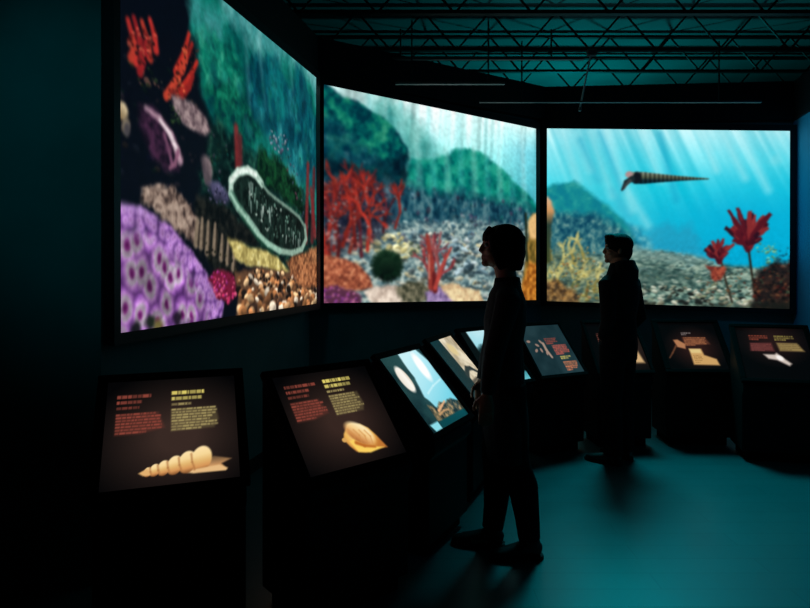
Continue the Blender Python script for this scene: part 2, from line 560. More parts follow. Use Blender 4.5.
    # red finger corals
    for k, (a, b) in enumerate(([(5.8,48.0),(12.0,66.5)], [(10.5,45.3),(16.9,64.0)], [(17.0,44.8),(23.6,60.9)], [(23.7,41.3),(28.8,55.0)], [(20.3,50.7),(15.2,70.6)], [(9.7,56.4),(8.1,65.8)])):
        c.stroke([a, ((a[0] + b[0]) / 2 + 1.5, (a[1] + b[1]) / 2), b], 1.6, 2.6, ((176, 44, 40), (140, 30, 34), (168, 52, 40))[k % 3], 2.0)
    for k, (a, b) in enumerate(([(60.7,35.3),(47.4,61.0)], [(63.9,39.9),(41.6,73.5)], [(55.4,52.9),(37.8,76.7)], [(69.2,48.6),(49.3,72.6)], [(64.9,58.1),(53.3,72.6)], [(57.5,44.4),(53.4,58.1)])):
        c.stroke([a, ((a[0] + b[0]) / 2 + 1.5, (a[1] + b[1]) / 2), b], 1.5, 2.6, ((176, 42, 34), (140, 32, 30), (186, 62, 44))[k % 3], 2.0)
    for k, (a, b) in enumerate(([(117.4,76.8),(120.1,101.4)], [(123.0,82.3),(122.9,96.9)], [(248.0,80.6),(242.9,144.9)], [(262.5,82.7),(257.2,144.3)], [(255.0,101.1),(264.6,139.5)])):
        c.stroke([a, b], 3.2, 3.8, ((126, 38, 40), (96, 34, 38))[k % 2], 3.4, 0.85)
    c.scatter([(4.3,53.5),(30.7,41.8),(25.3,62.4),(10.4,69.0)], 60, 0.8, 2.0, [(20, 12, 18), (60, 20, 22), (196, 84, 66), (110, 30, 28)], 45, alpha=0.75)
    c.scatter([(55.5,42.8),(72.6,40.5),(55.4,73.2),(37.8,77.8)], 60, 0.8, 2.0, [(20, 14, 16), (70, 24, 20), (200, 96, 60), (110, 30, 26)], 46, alpha=0.7)
    # cream shells at the edge
    c.ell((1.1,93.5), 4.5, 4.5, 0.6, lambda u, v: ramp(v, [(-1, (225, 205, 165)), (1, (110, 90, 60))]), 0.5)
    c.ell((4.1,100.0), 3.0, 4.0, 0.4, (120, 108, 92), 0.6)
    c.ell((4.9,101.8), 2.4, 3.6, 0.2, (70, 66, 70), 0.6)
    c.scatter([(167.2,67.7),(196.6,64.6),(212.6,74.1),(192.6,82.4),(170.6,78.7)], 40, 1.0, 2.6, [(120, 130, 150), (150, 150, 160), (70, 90, 110), (96, 84, 110)], 48, alpha=0.7)
    # dark purple snail body with a pale crescent
    c.poly([(15.2,86.6),(25.2,85.1),(37.8,89.6),(47.2,97.3),(53.2,106.2),(50.1,114.5),(39.5,117.2),(26.9,112.8),(17.6,103.2),(13.5,94.0)], lambda X, Y: ramp(fbm(X, Y, 5, 41, 3), [(0.3, (18, 12, 26)), (0.7, (66, 36, 62))]), soft=4, warp=1.5)
    c.stroke([(20.1,87.4),(32.3,90.3),(42.4,96.6),(48.2,103.7),(51.2,108.8)], 1.2, 2.8, (176, 140, 156), 3.0)
    c.stroke([(32.3,90.8),(41.5,96.3),(47.2,102.8)], 1.0, 1.6, (226, 208, 214), 1.6)
    c.stroke([(35.9,97.4),(40.5,105.1),(43.3,112.2)], 1.2, 1.4, (112, 70, 96), 2.0)
    c.stroke([(49.2,104.7),(46.2,111.8),(41.4,114.7)], 1.6, 1.2, (130, 84, 108), 2.0)
    # grey-pink sponge and smaller heads
    c.poly([(43.5,74.7),(53.3,73.7),(68.0,74.6),(79.3,79.0),(85.1,86.2),(79.2,89.8),(63.6,89.5),(53.3,87.2),(45.4,81.3)], lambda X, Y: ramp(fbm(X, Y, 2.6, 47, 3), [(0.3, (92, 74, 80)), (0.7, (160, 138, 138))]), soft=3, warp=1.5)
    c.scatter([(41.5,80.0),(51.3,82.1),(55.3,87.8),(43.4,90.5)], 18, 0.8, 1.8, [(30, 56, 30), (60, 80, 50), (20, 36, 26)], 9, alpha=0.8)
    c.ell((80.3,108.8), 7.5, 6, 0.9, lambda u, v: ramp(v, [(-1, (134, 116, 118)), (1, (58, 50, 58))]), 0.5, warp=1.5)
    c.ell((81.4,115.8), 5, 4, 0.9, (80, 70, 76), 0.6, warp=1.5)
    c.ell((94.7,122.1), 13, 6.5, 0.2, lambda u, v: ramp(v, [(-1, (98, 94, 132)), (1, (34, 34, 52))]), 0.5, warp=3)
    c.scatter([(79.1,119.7),(111.7,115.6),(114.4,125.7),(83.7,130.0)], 40, 0.7, 1.4, [(110, 104, 140), (60, 60, 90), (30, 30, 50)], 10)
    # black trough right of the tan coral
    c.poly([(67.8,126.9),(101.1,128.3),(131.5,138.9),(156.5,151.5),(122.7,152.8),(116.9,179.9),(95.7,182.5),(78.9,165.2),(67.7,150.2)], lambda X, Y: ramp(fbm(X, Y, 4, 53, 3), [(0.3, (6, 10, 12)), (0.75, (34, 36, 32))]), soft=5, warp=4)
    # tan bushy coral
    tan = lambda X, Y: ramp(np.abs(fbm(X, Y, 5.0, 3, 4, 1.3) - 0.5) * 2 + 0.5 * worley(X, Y, 6.5, 3)[0], [(0.0, (188, 166, 150)), (0.3, (158, 136, 122)), (0.6, (96, 78, 70)), (0.85, (40, 32, 32))])
    c.poly([(15.8,128.7),(23.4,125.7),(32.1,126.1),(41.4,123.9),(53.1,127.5),(63.5,133.2),(72.2,141.8),(74.4,151.1),(67.7,156.0),(57.1,153.0),(41.3,145.0),(26.8,139.8),(17.4,136.5)], tan, soft=3, warp=3.5, wsize=5)
    for x, y, l in ((73.2,155.8) + (16,), (80.1,159.2) + (18,), (88.4,159.0) + (17,), (97.1,162.5) + (14,), (104.8,164.9) + (13,), (112.8,168.8) + (11,), (67.7,154.9) + (14,)):
        c.stroke([(x, y), (x + 1.5, y - l)], 2.6, 1.4, (128, 112, 94), 1.8)
        c.stroke([(x + 2.6, y), (x + 4.0, y - l * 0.8)], 1.2, 0.8, (48, 42, 36), 1.2)
    c.scatter([(74.4,152.2),(117.0,164.8),(122.5,180.0),(103.4,181.5),(81.2,165.2)], 30, 1, 2.4, [(30, 34, 26), (14, 16, 14), (60, 56, 40)], 11)

    # purple tube coral mound
    def tubes(X, Y):
        k = 11.5
        Y2 = Y * 0.74 + 2.0 * fbm(X, Y, 9, 64, 2)
        f1, f2, cid = worley(X + 3.0 * fbm(X, Y, 8, 65, 2), Y2, k, 12, 0.95)
        col = ramp(f1, [(0.0, (70, 14, 66)), (0.15, (110, 40, 106)), (0.22, (146, 122, 146)), (0.36, (158, 146, 160)), (0.46, (172, 122, 184)), (0.6, (128, 78, 150)), (0.8, (78, 40, 100))])
        col = col * (0.82 + 0.36 * cid)[..., None]
        g = fbm(X, Y, 3, 61, 3)[..., None]
        return np.clip(col * (0.8 + 0.4 * g), 0, 255)

    def fine(X, Y):
        f1, f2, cid = worley(X, Y * 0.9, 5.0, 14, 0.9)
        col = ramp(f1, [(0.0, (136, 84, 150)), (0.25, (182, 136, 200)), (0.55, (140, 94, 166)), (0.9, (66, 38, 92))])
        return np.clip(col * (0.8 + 0.4 * fbm(X, Y, 6, 63, 3))[..., None], 0, 255)
    mound = [(-6.3,139.4),(5.5,138.2),(16.6,138.6),(28.5,141.7),(43.2,147.1),(57.1,155.3),(69.8,164.1),(81.2,173.6),(93.2,183.7),(100.8,191.5),(98.2,198.9),(67.5,201.3),(-1.5,201.3)]
    c.poly(mound, fine, soft=2.5, warp=2.0)
    c.poly([(-6.4,152.0),(10.1,151.1),(25.0,154.4),(41.2,161.3),(57.0,171.1),(72.0,182.9),(81.1,195.3),(77.6,201.0),(-1.5,201.3)], tubes, soft=10, warp=3)
    c.stroke([(1.0,139.1),(15.0,139.8),(28.5,143.3)], 2.0, 1.5, (190, 150, 214), 3.5, 0.5)
    for k, (x, y) in enumerate([(23.1,196.6),(30.0,199.3),(11.5,199.6),(48.8,196.5)]):
        c.ell((x, y), 4, 4, 0.3, ((18, 30, 18), (110, 104, 50), (10, 16, 14), (20, 14, 26))[k], 0.8, warp=1.5, alpha=0.9)
    # pink soft coral
    c.poly([(81.2,174.8),(93.3,170.0),(106.1,170.7),(116.9,176.6),(116.9,185.8),(106.0,191.8),(93.2,187.4)], (112, 24, 52), soft=3, warp=2)
    c.scatter([(81.2,173.6),(95.8,169.4),(114.2,174.0),(119.7,184.6),(106.0,191.8),(90.7,186.0)], 70, 0.9, 2.0, [(196, 50, 96), (226, 92, 130), (150, 34, 90), (190, 60, 150), (120, 20, 50)], 13)
    # cream ledge
    c.poly([(106.2,149.6),(119.8,150.3),(137.4,154.3),(163.2,155.6),(184.6,161.1),(207.9,171.8),(188.3,172.5),(159.8,168.7),(131.3,167.4),(114.2,162.2)], lambda X, Y: ramp(fbm(X, Y, 5, 71, 3), [(0.3, (150, 134, 74)), (0.6, (214, 198, 122)), (0.8, (240, 230, 170))]), soft=3, warp=1.5)
    # pebbles
    c.poly([(114.2,171.4),(156.5,168.7),(207.9,171.8),(269.5,163.3),(271.8,202.4),(116.8,201.5),(119.7,186.6)], (92, 64, 46), soft=3, warp=2)
    c.scatter([(116.9,174.0),(156.4,170.1),(212.0,173.4),(266.9,166.8),(269.3,200.5),(122.4,199.3)], 300, 2.0, 5.4, [(206, 158, 110), (226, 186, 138), (162, 108, 66), (120, 78, 50), (240, 222, 196), (214, 140, 86), (60, 42, 34), (28, 22, 20)], 15, shade=0.5)
    c.poly([(199.9,164.0),(220.5,157.3),(242.8,155.1),(269.6,149.1),(271.9,184.6),(238.0,185.4),(216.2,178.3)], lambda X, Y: ramp(fbm(X, Y, 3.5, 77, 3), [(0.3, (104, 58, 36)), (0.7, (206, 132, 84))]), soft=4, warp=2, alpha=0.9)
    c.scatter([(137.4,168.7),(180.8,174.7),(212.0,181.4),(188.2,187.0),(149.9,178.6)], 26, 1.2, 2.4, [(20, 18, 18), (40, 30, 26)], 16)
    # big white-rimmed opening with pale dots inside
    rim = [(156.8,108.5),(147.0,103.5),(134.7,101.8),(120.1,105.3),(110.4,112.6),(110.3,121.0),(120.0,128.5),(134.5,136.0),(150.0,144.7),(166.7,151.1),(188.4,155.7),(212.1,156.6),(233.7,152.8),(242.9,144.0),(240.6,134.0),(227.2,126.6),(210.2,122.4),(194.3,119.2),(179.3,116.1),(166.9,113.1)]
    c.poly(rim, lambda X, Y: ramp(fbm(X, Y, 5, 83, 3), [(0.3, (5, 14, 12)), (0.7, (24, 44, 38))]), soft=3)
    c.scatter([(128.7,109.5),(147.0,109.8),(181.1,120.5),(220.7,131.2),(229.3,145.5),(196.1,150.0),(156.6,138.6),(134.5,126.4)], 80, 1.0, 2.4, [(150, 172, 160), (90, 124, 110), (40, 60, 52), (14, 24, 20)], 17)
    c.stroke(rim[8:15], 2.2, 2.6, (140, 170, 152), 1.8)
    c.stroke(rim[0:9], 3.0, 3.2, (176, 206, 190), 1.8)
    c.stroke(rim[1:5], 1.6, 1.6, (226, 240, 230), 1.4)
    c.stroke(rim[14:] + rim[:1], 1.6, 1.2, (112, 140, 126), 1.8)
    rr = random.Random(77)
    (ox, oy), px_ = (128.7,112.1), (220.6,144.2)
    for k in range(46):
        t = rr.random()
        x = 244 + 52 * t + rr.uniform(-7, 7)
        y = 184 + 54 * t + rr.uniform(-9, 9)
        q = (ox + (x - 244) / 52 * (px_[0] - ox), oy + (y - 184) / 54 * (px_[1] - oy))
        c.stroke([q, (q[0] + rr.uniform(-1.5, 1.5), q[1] + rr.uniform(3, 8))], 0.9, 0.5, rr.choice([(150, 176, 166), (84, 116, 104), (190, 206, 196), (10, 18, 16)]), 1.0, 0.75)
    c.stroke([(111.7,122.1),(128.6,133.7),(150.0,146.1),(173.7,155.3)], 3.4, 3.0, (20, 66, 48), 3, 0.8)
    c.stroke(rim[5:11], 1.6, 2.2, (150, 190, 170), 1.8)
    # pale top margin of the picture, light falling in
    c.grain(0.16, 2.2, 91)
    c.soften(0.55)
    return c


def paint_mid():
    c = Canvas(268, 200, 340, 260, (120, 200, 200))

    def sky(X, Y):
        t = np.clip(Y / 90.0, 0, 1)
        base = ramp(t, [(0, (206, 242, 240)), (0.35, (166, 230, 228)), (0.7, (106, 204, 200)), (1, (60, 156, 158))])
        r = fbm(X + Y * 0.05, Y * 0 + 3, 9, 5, 3)
        r2 = fbm(X, Y, 30, 8, 2)
        k = np.clip((r - 0.45) * 4.2, -1, 1) * np.clip(1.25 - t, 0, 1)
        col = base * (1 + 0.28 * k)[..., None] + 14 * (r2 - 0.5)[..., None]
        blue = np.clip((X - 190) / 80, 0, 1)[..., None] * np.clip(Y / 30, 0, 1)[..., None]
        return np.clip(col * (1 - 0.65 * blue) + np.array((70, 186, 214)) * 0.65 * blue, 0, 255)
    c.all(sky)
    # pale far hill
    c.poly([(49.9,1.4),(81.5,3.5),(107.8,21.3),(130.3,42.8),(145.8,56.5),(58.8,71.6),(49.9,24.5)], lambda X, Y: ramp(fbm(X, Y, 14, 11, 3, 2), [(0.3, (50, 142, 136)), (0.7, (120, 196, 188))]), soft=16, warp=6, alpha=0.9)
    c.poly([(67.8,13.8),(76.9,18.2),(81.5,39.3),(79.2,59.4),(67.8,60.8),(63.3,32.1)], (40, 140, 140), soft=12, warp=4, alpha=0.5)
    # middle hill
    c.poly([(86.2,74.5),(95.7,57.4),(117.7,53.7),(138.0,47.0),(153.7,38.6),(169.9,35.4),(186.5,37.5),(200.8,44.5),(221.4,55.5),(239.6,69.4),(261.6,81.3),(274.5,96.6),(274.5,123.6),(81.5,133.6)], lambda X, Y: ramp(fbm(X, Y, 9, 21, 4) - (Y - 70) / 500, [(0.2, (0, 84, 88)), (0.42, (4, 122, 110)), (0.65, (30, 152, 130))]), soft=4, warp=3)
    for k in range(14):
        x = 30 + k * 18
        c.stroke([(x, 4), (x + 4, 85)], 2.5, 4.5, ((230, 250, 246), (120, 210, 215))[k % 2], 5, 0.20)
    # near green hill
    c.poly([(-5.9,-4.8),(8.0,0.8),(20.2,7.8),(37.0,10.4),(54.3,16.0),(70.0,23.2),(81.5,33.3),(90.9,45.9),(92.1,59.8),(86.2,72.5),(86.2,98.4),(-5.9,106.2)], lambda X, Y: ramp(fbm(X, Y, 8, 31, 4), [(0.28, (0, 48, 62)), (0.48, (2, 90, 88)), (0.64, (16, 120, 98)), (0.8, (50, 146, 118))]), soft=3, warp=2.5)
    c.poly([(-5.9,22.5),(10.0,30.9),(28.5,41.1),(49.9,53.4),(58.8,69.7),(-5.9,80.7)], lambda X, Y: ramp(fbm(X, Y, 6, 33, 4), [(0.3, (0, 40, 62)), (0.6, (20, 74, 92)), (0.8, (70, 120, 128))]), soft=10, warp=6, alpha=0.6)
    c.poly([(-5.9,60.7),(16.1,67.1),(41.3,71.7),(72.3,60.2),(90.9,49.9),(90.9,78.0),(75.8,85.5),(-5.9,97.1)], lambda X, Y: ramp(fbm(X, Y, 6, 35, 3), [(0.3, (2, 16, 30)), (0.7, (6, 50, 62))]), soft=9, warp=6, alpha=0.85)
    # dim belt of weeds
    c.poly([(-5.9,84.4),(26.4,84.7),(81.5,81.0),(117.7,87.5),(169.9,84.9),(212.5,87.7),(274.5,96.6),(274.5,138.9),(-5.9,151.7)], lambda X, Y: ramp(fbm(X, Y, 5, 41, 4, 1.6), [(0.28, (8, 34, 56)), (0.5, (28, 72, 92)), (0.72, (86, 120, 130))]), soft=14, warp=6, alpha=0.9)
    c.scatter([(0.0,85.6),(93.3,77.7),(169.9,82.7),(268.0,90.1),(268.0,120.5),(0.0,138.7)], 120, 1.4, 3.6, [(30, 80, 100), (60, 110, 124), (12, 40, 62), (110, 140, 150), (84, 66, 96), (20, 100, 100), (60, 40, 60)], 20, alpha=0.6, flat=1.1)
    rnd = random.Random(4)
    for k in range(60):
        x, y = rnd.uniform(60, 262), rnd.uniform(122, 156)
        c.stroke([(x, y), (x + rnd.uniform(-3, 3), y - rnd.uniform(6, 18))], 1.2, 0.6, rnd.choice([(20, 62, 74), (34, 80, 84), (70, 60, 80), (16, 70, 66), (84, 96, 104)]), 1.2, 0.7)
    # stony floor
    c.poly([(-5.9,139.0),(37.0,131.1),(93.3,121.9),(169.9,115.0),(274.5,115.4),(274.5,211.8),(-5.9,206.3)], lambda X, Y: ramp(fbm(X, Y, 4.5, 51, 4, 0.6), [(0.3, (52, 80, 90)), (0.5, (118, 148, 150)), (0.7, (190, 204, 194))]), soft=9, warp=6)
    c.scatter([(6.0,129.2),(93.3,115.9),(169.9,106.4),(271.2,108.6),(271.2,139.1),(6.0,151.3)], 150, 1.8, 5.0, [(106, 142, 152), (140, 164, 168), (60, 92, 106), (40, 66, 80), (170, 190, 186), (90, 100, 120), (56, 94, 112)], 21, flat=0.5, alpha=0.85)
    c.scatter([(21.2,139.5),(105.3,131.3),(183.7,125.0),(271.2,129.7),(271.2,200.0),(37.0,197.6)], 240, 2.4, 7.0, [(206, 200, 170), (236, 230, 208), (170, 178, 164), (116, 128, 126), (60, 78, 80), (214, 198, 150), (140, 154, 148), (70, 86, 92), (214, 222, 216)], 22, flat=0.38, alpha=0.85)
    c.scatter([(26.4,137.3),(81.5,130.6),(117.7,147.1),(81.5,160.4),(37.0,150.1)], 90, 2.0, 5.5, [(230, 224, 176), (206, 196, 134), (180, 180, 140), (90, 106, 86)], 23, flat=0.5)
    c.scatter([(130.3,134.2),(212.5,127.9),(212.5,171.5),(130.3,172.6)], 60, 3, 8, [(206, 220, 222), (160, 182, 188), (100, 128, 138), (50, 72, 82)], 24, flat=0.45)
    c.poly([(-5.9,93.5),(21.2,83.3),(49.9,82.2),(72.3,89.8),(72.3,124.2),(49.9,144.8),(16.1,152.8),(-5.9,157.2)], lambda X, Y: ramp(fbm(X, Y, 5, 57, 4), [(0.3, (16, 14, 30)), (0.6, (50, 44, 62)), (0.8, (120, 140, 150))]), soft=12, warp=6, alpha=0.75)
    rr = random.Random(71)
    for k in range(34):
        x, y = rr.uniform(70, 258), rr.uniform(148, 188)
        l = rr.uniform(4, 13)
        c.stroke([(x, y), (x + l * 0.5, y + rr.uniform(-1, 1)), (x + l, y + rr.uniform(-1.5, 1.5))], 1.6, 0.7, rr.choice([(26, 44, 54), (44, 62, 66), (60, 60, 52)]), 1.6, 0.7)
    # red branching corals, left
    for k, (x, y) in enumerate([(6.0,162.3),(14.1,156.5),(26.4,152.4),(39.1,155.7),(4.0,142.1),(22.3,141.3),(49.9,140.0),(63.3,131.6),(76.9,126.9)]):
        col = ((136, 40, 34), (104, 32, 34), (146, 56, 44), (90, 34, 42))[k % 4]
        c.branch((x, y), -1.45 + (k % 3 - 1) * 0.2, 25 if k < 6 else 17, 2.0 if k < 6 else 1.4, col, 30 + k, depth=4 if k < 6 else 3, spread=0.5, soft=1.4)
    c.scatter([(0.0,110.3),(21.2,92.7),(58.8,85.2),(93.3,93.8),(81.5,130.6),(37.0,145.4),(0.0,142.3)], 70, 0.9, 2.4, [(150, 60, 60), (190, 120, 110), (60, 30, 40), (110, 150, 160), (90, 50, 70), (20, 30, 36)], 25, alpha=0.75)
    for k, (x, y) in enumerate([(2.0,156.9),(10.0,151.1),(19.2,147.0),(32.7,148.4),(45.6,149.8)]):
        c.branch((x, y), -1.5 + (k % 3 - 1) * 0.15, 24, 2.0, ((160, 46, 36), (124, 36, 34))[k % 2], 60 + k, depth=4, spread=0.45, soft=1.4)
    c.scatter([(0.0,92.0),(26.4,82.8),(49.9,91.9),(54.3,149.5),(0.0,157.0)], 110, 0.9, 2.4, [(190, 110, 100), (60, 24, 34), (130, 170, 176), (100, 60, 84), (24, 40, 50), (180, 70, 60), (150, 150, 150)], 27, alpha=0.65)
    # dark urchin ball
    c.ell((67.8,164.6), 17.5, 15.5, 0, lambda u, v: ramp(v, [(-1, (30, 62, 40)), (0.2, (10, 26, 18)), (1, (4, 10, 10))]), 0.25, warp=2.5, wsize=4)
    rnd = random.Random(9)
    for k in range(60):
        a = rnd.uniform(0, 6.28)
        x, y = (67.8,164.6)
        c.stroke([(x + math.cos(a) * 10, y + math.sin(a) * 9), (x + math.cos(a) * 19, y + math.sin(a) * 17)], 0.8, 0.3, (12, 34, 22), 0.8, 0.8)
    # orange sponge mound with a purple skirt
    c.poly([(-5.9,155.3),(10.0,156.7),(24.3,159.0),(37.0,165.3),(47.8,175.6),(52.1,186.2),(32.7,189.1),(-5.9,188.1)], lambda X, Y: ramp(fbm(X, Y, 2.6, 61, 3), [(0.3, (112, 54, 40)), (0.55, (178, 96, 66)), (0.8, (220, 150, 110))]), soft=2.5, warp=1.5)
    c.poly([(-5.9,186.3),(12.0,184.4),(28.5,188.1),(39.1,193.8),(39.1,203.4),(-5.9,202.7)], (84, 44, 66), soft=3, warp=2)
    c.scatter([(-2.0,186.3),(16.1,184.4),(37.0,191.9),(37.0,201.4),(-2.0,200.9)], 60, 1, 2.4, [(176, 86, 150), (130, 60, 130), (96, 44, 100), (190, 110, 150)], 26)
    # cream slab and mauve stone
    c.poly([(41.3,190.0),(56.6,184.3),(74.6,184.2),(93.3,188.2),(105.3,202.4),(49.9,201.6)], lambda X, Y: ramp(fbm(X, Y, 6, 66, 3), [(0.3, (186, 166, 150)), (0.7, (244, 226, 208))]), soft=3, warp=2)
    c.poly([(76.9,188.2),(90.9,180.2),(110.2,178.0),(117.7,186.1),(115.2,200.5),(86.2,200.1)], lambda X, Y: ramp(fbm(X, Y, 3, 67, 3), [(0.3, (50, 54, 40)), (0.7, (130, 124, 100))]), soft=4, warp=3)
    c.poly([(112.7,190.2),(125.2,185.1),(143.2,185.1),(156.4,192.5),(156.4,203.1),(115.2,202.5)], lambda X, Y: ramp(fbm(X, Y, 3, 68, 3), [(0.3, (104, 84, 130)), (0.7, (176, 150, 196))]), soft=3, warp=2)
    c.poly([(130.3,182.0),(145.8,179.8),(164.4,185.0),(183.7,188.2),(189.4,203.6),(151.0,203.0),(140.5,192.4)], lambda X, Y: ramp(fbm(X, Y, 5, 69, 3), [(0.3, (196, 160, 120)), (0.7, (246, 226, 176))]), soft=3, warp=3)
    # red coral in the centre
    for k, (a, l) in enumerate(((-1.8, 14), (-1.55, 20), (-1.15, 19), (-0.9, 15))):
        c.branch(((123.9,182.0)[0] + (k - 2) * 1.5, (123.9,182.0)[1]), a, l, 1.7, ((140, 56, 60), (120, 44, 56), (160, 84, 84))[k % 3], 80 + k, depth=3, spread=0.45, soft=1.6)
    c.stroke([(121.4,184.1),(120.2,159.4),(115.2,132.9)], 5.0, 2.0, (148, 54, 46), 2.4)
    c.stroke([(117.7,175.9),(117.7,152.2)], 1.2, 0.8, (214, 150, 130), 1.6, 0.7)
    c.stroke([(125.2,188.2),(123.9,171.7)], 3.5, 2.6, (96, 28, 30), 2.0)
    c.stroke([(125.2,186.1),(134.1,163.2),(145.8,144.0)], 2.6, 1.2, (176, 66, 58), 1.6)
    # yellow-brown sponge column on the right edge
    c.poly([(250.5,156.0),(256.8,116.4),(261.6,99.9),(277.8,98.7),(277.8,207.2),(242.7,206.6),(245.8,182.5)], lambda X, Y: ramp(fbm(X, Y, 5, 71, 3, 2), [(0.3, (78, 66, 24)), (0.55, (150, 118, 50)), (0.8, (216, 160, 80))]), soft=4, warp=2)
    c.poly([(255.2,109.6),(263.2,99.8),(277.8,97.5),(277.8,129.4),(258.4,128.0)], (226, 184, 122), soft=4, warp=2)
    c.poly([(245.8,183.7),(258.4,155.8),(277.8,157.7),(277.8,204.8),(248.9,204.4)], lambda X, Y: ramp(fbm(X, Y, 4, 73, 3), [(0.3, (130, 70, 20)), (0.7, (216, 140, 50))]), soft=4, warp=2)
    c.stroke([(252.1,100.6),(253.6,153.6)], 1.4, 2.0, (30, 40, 24), 2)
    c.grain(0.14, 2.2, 93)
    c.soften(1.0)
    return c


def paint_right():
    c = Canvas(268, 200, 340, 260, (30, 180, 210))

    def sea(X, Y):
        t = np.clip(Y / 150.0, 0, 1)
        base = ramp(t, [(0, (146, 224, 234)), (0.18, (94, 216, 232)), (0.45, (40, 206, 226)), (0.8, (18, 180, 212)), (1, (12, 156, 196))])
        # slanting shafts of light
        s = X - Y * (0.36 + 0.0006 * X)
        r = fbm(s, Y * 0 + 2, 11, 5, 3)
        k = np.clip((r - 0.45) * 3.0, -1, 1) * np.clip(1.15 - t * 1.5, 0, 1) * np.clip(1.25 - X / 400, 0.5, 1)
        col = base + (k * np.where(k > 0, 1.0, 0.8))[..., None] * np.array((74, 34, 26))
        deep = np.clip((X - 90) / 120, 0, 1) * np.clip((Y - 35) / 60, 0, 1)
        col = col * (1 - 0.75 * deep)[..., None] + np.array((0, 172, 214)) * (0.75 * deep)[..., None]
        return np.clip(col, 0, 255)
    c.all(sea)
    for k, (a, b) in enumerate(([(17.0,3.9),(35.2,61.3)], [(48.7,3.5),(73.4,76.7)], [(32.9,3.7),(48.7,47.3)], [(66.6,3.3),(95.8,92.3)], [(104.6,2.9),(126.8,57.4)], [(194.7,1.9),(219.7,53.6)], [(212.1,1.7),(244.6,66.6)], [(170.7,-0.1),(188.2,45.0)], [(84.6,58.2),(113.6,110.3)])):
        c.stroke([a, b], 2.5, 4.5, (190, 240, 244), 7, 0.38)
    for k, (a, b) in enumerate(([(59.9,3.4),(84.6,69.6)], [(37.4,12.9),(57.7,58.6)], [(126.7,4.9),(144.5,79.9)], [(73.4,69.8),(91.3,98.2)])):
        c.stroke([a, b], 2.5, 3.5, (14, 150, 190), 7, 0.4)
    c.ell((253.1,32.7), 6, 6, 0, (150, 224, 232), 1.2, warp=3, alpha=0.35)
    c.poly([(1.1,24.9),(48.7,24.2),(104.6,69.3),(115.8,120.5),(82.4,115.6),(48.7,81.8),(14.8,65.2)], (120, 216, 226), soft=34, warp=6, alpha=0.38)
    # distant reef shapes in the haze
    c.poly([(104.7,124.2),(118.0,112.5),(135.7,105.2),(146.7,114.1),(159.9,106.9),(168.7,120.3),(175.3,145.2),(104.7,147.2)], (40, 150, 184), soft=10, warp=4, wsize=5, alpha=0.6)
    c.poly([(80.1,106.5),(104.7,112.8),(118.0,130.8),(118.1,151.4),(73.5,152.6)], lambda X, Y: ramp(fbm(X, Y, 5, 9, 3), [(0.3, (36, 132, 160)), (0.7, (110, 184, 192))]), soft=8, warp=4, alpha=0.8)
    # hill
    c.poly([(-8.0,71.4),(5.7,64.2),(21.6,62.7),(30.6,59.1),(39.7,65.9),(53.2,76.0),(66.7,87.2),(80.1,97.3),(91.3,110.8),(100.3,128.9),(93.6,155.5),(-8.0,164.2)], lambda X, Y: ramp(fbm(X, Y, 8, 13, 4), [(0.3, (14, 124, 142)), (0.6, (24, 140, 146)), (0.8, (46, 156, 154))]), soft=5, warp=2.5)
    c.poly([(-8.0,96.9),(26.1,98.5),(55.5,97.8),(82.4,113.3),(104.7,133.4),(104.7,158.6),(-8.0,175.9)], lambda X, Y: ramp(fbm(X, Y, 4, 17, 4, 1.4), [(0.3, (10, 60, 86)), (0.55, (48, 104, 116)), (0.78, (126, 158, 150))]), soft=10, warp=5, alpha=0.9)
    # sea floor
    c.poly([(-8.0,148.0),(60.0,143.8),(104.7,138.0),(129.1,137.3),(162.2,143.3),(195.0,151.5),(236.2,154.8),(273.7,146.9),(273.9,207.7),(-8.0,213.1)], lambda X, Y: ramp(fbm(X, Y, 5, 23, 4, 0.5), [(0.28, (34, 62, 60)), (0.5, (92, 124, 114)), (0.72, (156, 178, 160))]), soft=5, warp=2.5)
    c.scatter([(60.0,141.5),(129.1,136.2),(170.9,145.3),(203.7,153.5),(203.7,169.3),(60.0,169.2)], 170, 1.8, 5.0, [(130, 166, 162), (156, 178, 162), (70, 104, 100), (40, 72, 74), (96, 130, 120)], 31, flat=0.3, alpha=0.8)
    c.scatter([(10.2,163.7),(104.7,163.2),(220.0,164.3),(236.3,197.7),(14.8,201.8)], 240, 2.0, 6.0, [(146, 176, 156), (204, 216, 194), (96, 128, 112), (50, 80, 74), (34, 58, 56), (110, 146, 126), (226, 230, 210), (150, 156, 120)], 32, flat=0.36, alpha=0.85)
    c.scatter([(104.8,177.0),(225.4,180.0),(225.5,198.1),(104.8,199.9)], 90, 1.8, 4.6, [(214, 216, 194), (60, 66, 56), (30, 36, 34), (150, 150, 126)], 33, flat=0.5)
    c.poly([(82.4,159.3),(126.9,155.7),(160.0,161.6),(160.0,175.2),(104.8,183.9),(73.5,178.0)], (44, 74, 70), soft=14, warp=8, wsize=6, alpha=0.55)
    c.poly([(60.0,139.2),(104.7,134.5),(160.0,141.1),(188.4,149.4),(160.0,152.5),(104.7,147.2),(66.7,150.5)], (140, 176, 172), soft=8, warp=4, alpha=0.45)
    # ochre weeds on the left
    c.poly([(-8.0,150.3),(14.8,135.8),(37.4,137.5),(55.5,153.1),(60.0,187.6),(46.5,201.9),(-8.0,203.8)], lambda X, Y: ramp(fbm(X, Y, 4, 43, 4, 1.3), [(0.3, (56, 84, 80)), (0.55, (112, 128, 96)), (0.78, (190, 182, 120))]), soft=12, warp=6, alpha=0.7)
    rnd = random.Random(12)
